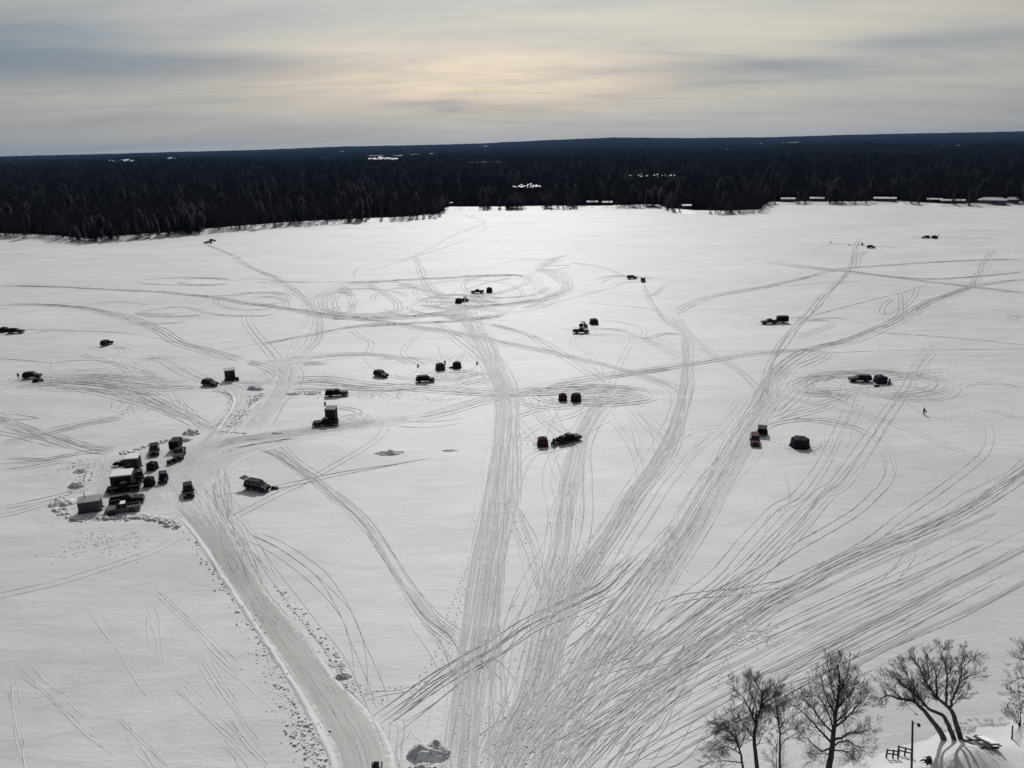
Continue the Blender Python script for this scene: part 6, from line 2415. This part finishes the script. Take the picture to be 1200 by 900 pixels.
# auger stand beside the lone person
p_ = at(1084.5, 487.5)
o_ = empty('ice_auger', (p_.x, p_.y, 0))
m_ = MB()
m_.tube([(0, 0, 0.0), (0, 0, 0.95)], [0.03, 0.03], 6)
for k in range(14):
    a_ = k * 0.9
    m_.box((0.05 * math.cos(a_), 0.05 * math.sin(a_), 0.05 + k * 0.05), (0.14, 0.06, 0.015), rz=a_)
m_.build('drill', 'steel', o_)
m_ = MB()
m_.box((0, 0, 1.08), (0.28, 0.24, 0.26))
m_.tube([(-0.35, 0, 1.0), (0, 0, 1.02), (0.35, 0, 1.0)], [0.025] * 3, 6)
m_.build('power_head', 'black_plastic', o_, bevel=0.02)
tag(o_, 'dark ice auger standing beside the lone person at right', 'auger')
# --- far right and far shore
bucket((973.5, 284.5), 'tiny dark bucket left of the far snowmobile at upper right', s=2.2)
sled((995.5, 287.5), R(0), 'gear sled left of the person on the far snowmobile')
snowmobile((1010.5, 287.5), R(-80), 'blue', 'far snowmobile with a rider at upper right')
_s = at(1010.5, 287.5)
person((0, 0), R(-80), 'rider on the far snowmobile at upper right', loc=Vector((_s.x, _s.y + 0.3, 0.30)))
suv((1021.5, 291), R(4), 'grey', 'far suv with pale windows right of the snowmobile rider', L=4.8)
suv((1085.5, 279.5), R(180), 'black', 'far black suv beside the farthest shelter at upper right', L=4.9)
hub_tent((1095, 279.5), R(0), 'fabric_black', 'farthest black shelter at upper right beside an suv', w=3.0, h=2.2)
person((1100, 277.5), R(-90), 'person behind the farthest shelter at upper right')
pickup((243.5, 285.5), R(20), 'black', 'far black pickup close to the left shore')
suv((248.8, 283.2), R(30), 'black', 'far black suv behind the pickup close to the left shore', L=4.5)
person((546.8, 254.0), R(-60), 'left of two people walking off the far shore', pose='walk')
person((551.3, 256.0), R(-60), 'right of two people walking off the far shore', pose='walk')
# rider cut by the bottom edge
_b = at(441, 908)
snowmobile((441, 908), R(95), 'black', 'snowmobile cut by the bottom edge on the ice road')
person((441, 908), R(95), 'rider in black cut by the bottom edge on the ice road', loc=Vector((_b.x, _b.y - 0.35, 0.12)))


# ------------------------------------------------------------------ near bank furniture
def tracedpost(name, base, top, r, material, label, cat, parts=None):
    o = empty(name, base)
    m = MB()
    t = top - base
    m.tube([(0, 0, -0.3), t * 0.5, t], [r * 1.1, r, r * 0.9], 9)
    m.build('post' if name != 'light_pole' else 'pole', material, o, smooth=True)
    tag(o, label, cat)
    return o, t


pb_ = at_land(1068.5, 903)
lp, lt = tracedpost('light_pole', pb_, at_y(1069.5, 845, pb_.y), 0.10, 'wood', 'dark wooden light pole beside the railing under the willow', 'light pole')
m_ = MB()
a_ = lt + Vector((0, 0, -0.35))
m_.tube([a_, a_ + Vector((0.45, 0, 0.10)), a_ + Vector((0.62, 0, 0.02))], [0.03, 0.025, 0.025], 6)
arm = m_.build('lamp_arm', 'steel', lp)
m_ = MB()
m_.tube([a_ + Vector((0.64, 0, 0.08)), a_ + Vector((0.66, 0, -0.06)), a_ + Vector((0.67, 0, -0.24))], [0.05, 0.15, 0.17], 10)
m_.build('lamp_head', 'black_plastic', arm)
ps_ = at_land(1186, 866)
tracedpost('marker_post', ps_, at_y(1186.7, 850.5, ps_.y), 0.075, 'wood', 'short wooden post standing in snow at the right edge', 'post')


def railing(pts, label):
    """pts: pixel foot positions of the posts"""
    P = [at_land(u, v) for u, v in pts]
    o = empty('railing', P[0])
    for q in P:
        m = MB()
        c = q - P[0]
        m.box((c.x, c.y, c.z + 0.45), (0.12, 0.12, 1.15))
        m.build('post', 'wood', o)
    for hz in (0.92, 0.50):
        for a, b in zip(P, P[1:]):
            m = MB()
            d = (b - a)
            mid = (a + b) / 2 - P[0]
            m.box((mid.x, mid.y, mid.z + hz), (d.length + 0.2, 0.06, 0.13), rz=math.atan2(d.y, d.x), ry=-math.asin(d.z / d.length))
            m.build('rail', 'wood', o)
    tag(o, label, 'railing')


railing([(1038.5, 888), (1046, 889), (1052, 890)], 'front dark wooden railing left of the light pole')
railing([(1052, 884), (1060, 886), (1067.5, 888)], 'rear dark wooden railing touching the light pole')


def board_stack():
    a, b = at_land(1137, 868), at_land(1162, 881)
    c = (a + b) / 2
    c.z = max(land_z(c.x, c.y), 0)
    d = (b - a)
    rz = math.atan2(d.y, d.x)
    o = empty('dock_sections', (c.x, c.y, c.z), rz)
    L = Vector((d.x, d.y, 0)).length
    tilt = -math.atan2(b.z - a.z, L)
    for k in range(6):
        m = MB()
        m.box((random.uniform(-0.25, 0.25), -0.85 + k * 0.34, 0.18 + 0.06 * (k % 2) + 0.05 * k), (L * random.uniform(0.92, 1.1), 0.24, 0.09), ry=tilt)
        m.build('plank', 'wood', o)
    for x in (-L * 0.35, L * 0.35):
        m = MB()
        m.box((x, 0, 0.09 - x * math.tan(tilt)), (0.16, 2.1, 0.16))
        m.build('bearer', 'wood', o)
    m = MB()
    m.box((0, 0.62, 0.57), (L * 0.8, 0.8, 0.10), ry=tilt)
    m.build('snow_cap', 'roof_snow', o, bevel=0.04)
    tag(o, 'stack of dark dock planks capped with snow right of the willow', 'planks')


board_stack()


def rope_swing():
    Yq = YW - 0.3
    a, b = at_y(1060.5, 824, Yq), at_y(1074, 837, Yq)
    o = empty('rope_swing', b)
    m = MB()
    m.tube([a - b, (a - b) * 0.5 + Vector((0, 0, -0.05)), Vector((0, 0, 0))], [0.02] * 3, 5)
    m.build('rope', 'wood', o)
    m = MB()
    m.box((0, 0, -0.03), (0.34, 0.12, 0.05), ry=R(25))
    m.build('seat', 'wood', o)
    tag(o, 'thin rope swing hanging from the left willow limb', 'swing')


rope_swing()
pst = at_land(1088, 893)
o_ = empty('tree_stump', pst)
m_ = MB()
m_.tube([(0, 0, -0.2), (0.05, 0, 0.25), (0.02, 0.03, 0.55)], [0.36, 0.25, 0.22], 9)
m_.build('stump', 'bark', o_)
for k in range(5):
    a_ = k * 1.3
    m_ = MB()
    m_.tube([(0.2 * math.cos(a_), 0.2 * math.sin(a_), 0.1), (0.5 * math.cos(a_), 0.5 * math.sin(a_), 0.02), (0.8 * math.cos(a_ + .3), 0.8 * math.sin(a_ + .3), -0.1)], [0.12, 0.08, 0.03], 6)
    m_.build('root', 'bark', o_)
tag(o_, 'dark broken stump below the willow mound', 'stump')


# ------------------------------------------------------------------ haze
def make_haze():
    m = MB()
    m.box((0, 8500, 170), (34000, 29000, 360))
    mt = bpy.data.materials.new('haze')
    mt.use_nodes = True
    t = NT(mt.node_tree)
    t.n.clear()
    out = t.new('ShaderNodeOutputMaterial')
    pv = t.new('ShaderNodeVolumePrincipled')
    pv.inputs['Color'].default_value = (0.27, 0.52, 1.0, 1)
    pv.inputs['Density'].default_value = 1.35e-5
    pv.inputs['Anisotropy'].default_value = 0.2
    t.l.new(pv.outputs[0], out.inputs['Volume'])
    MATS['haze'] = mt
    o = m.build('haze', 'haze')
    tag(o, 'thin blue winter haze over the lake and hills', 'haze', kind='stuff')


make_haze()
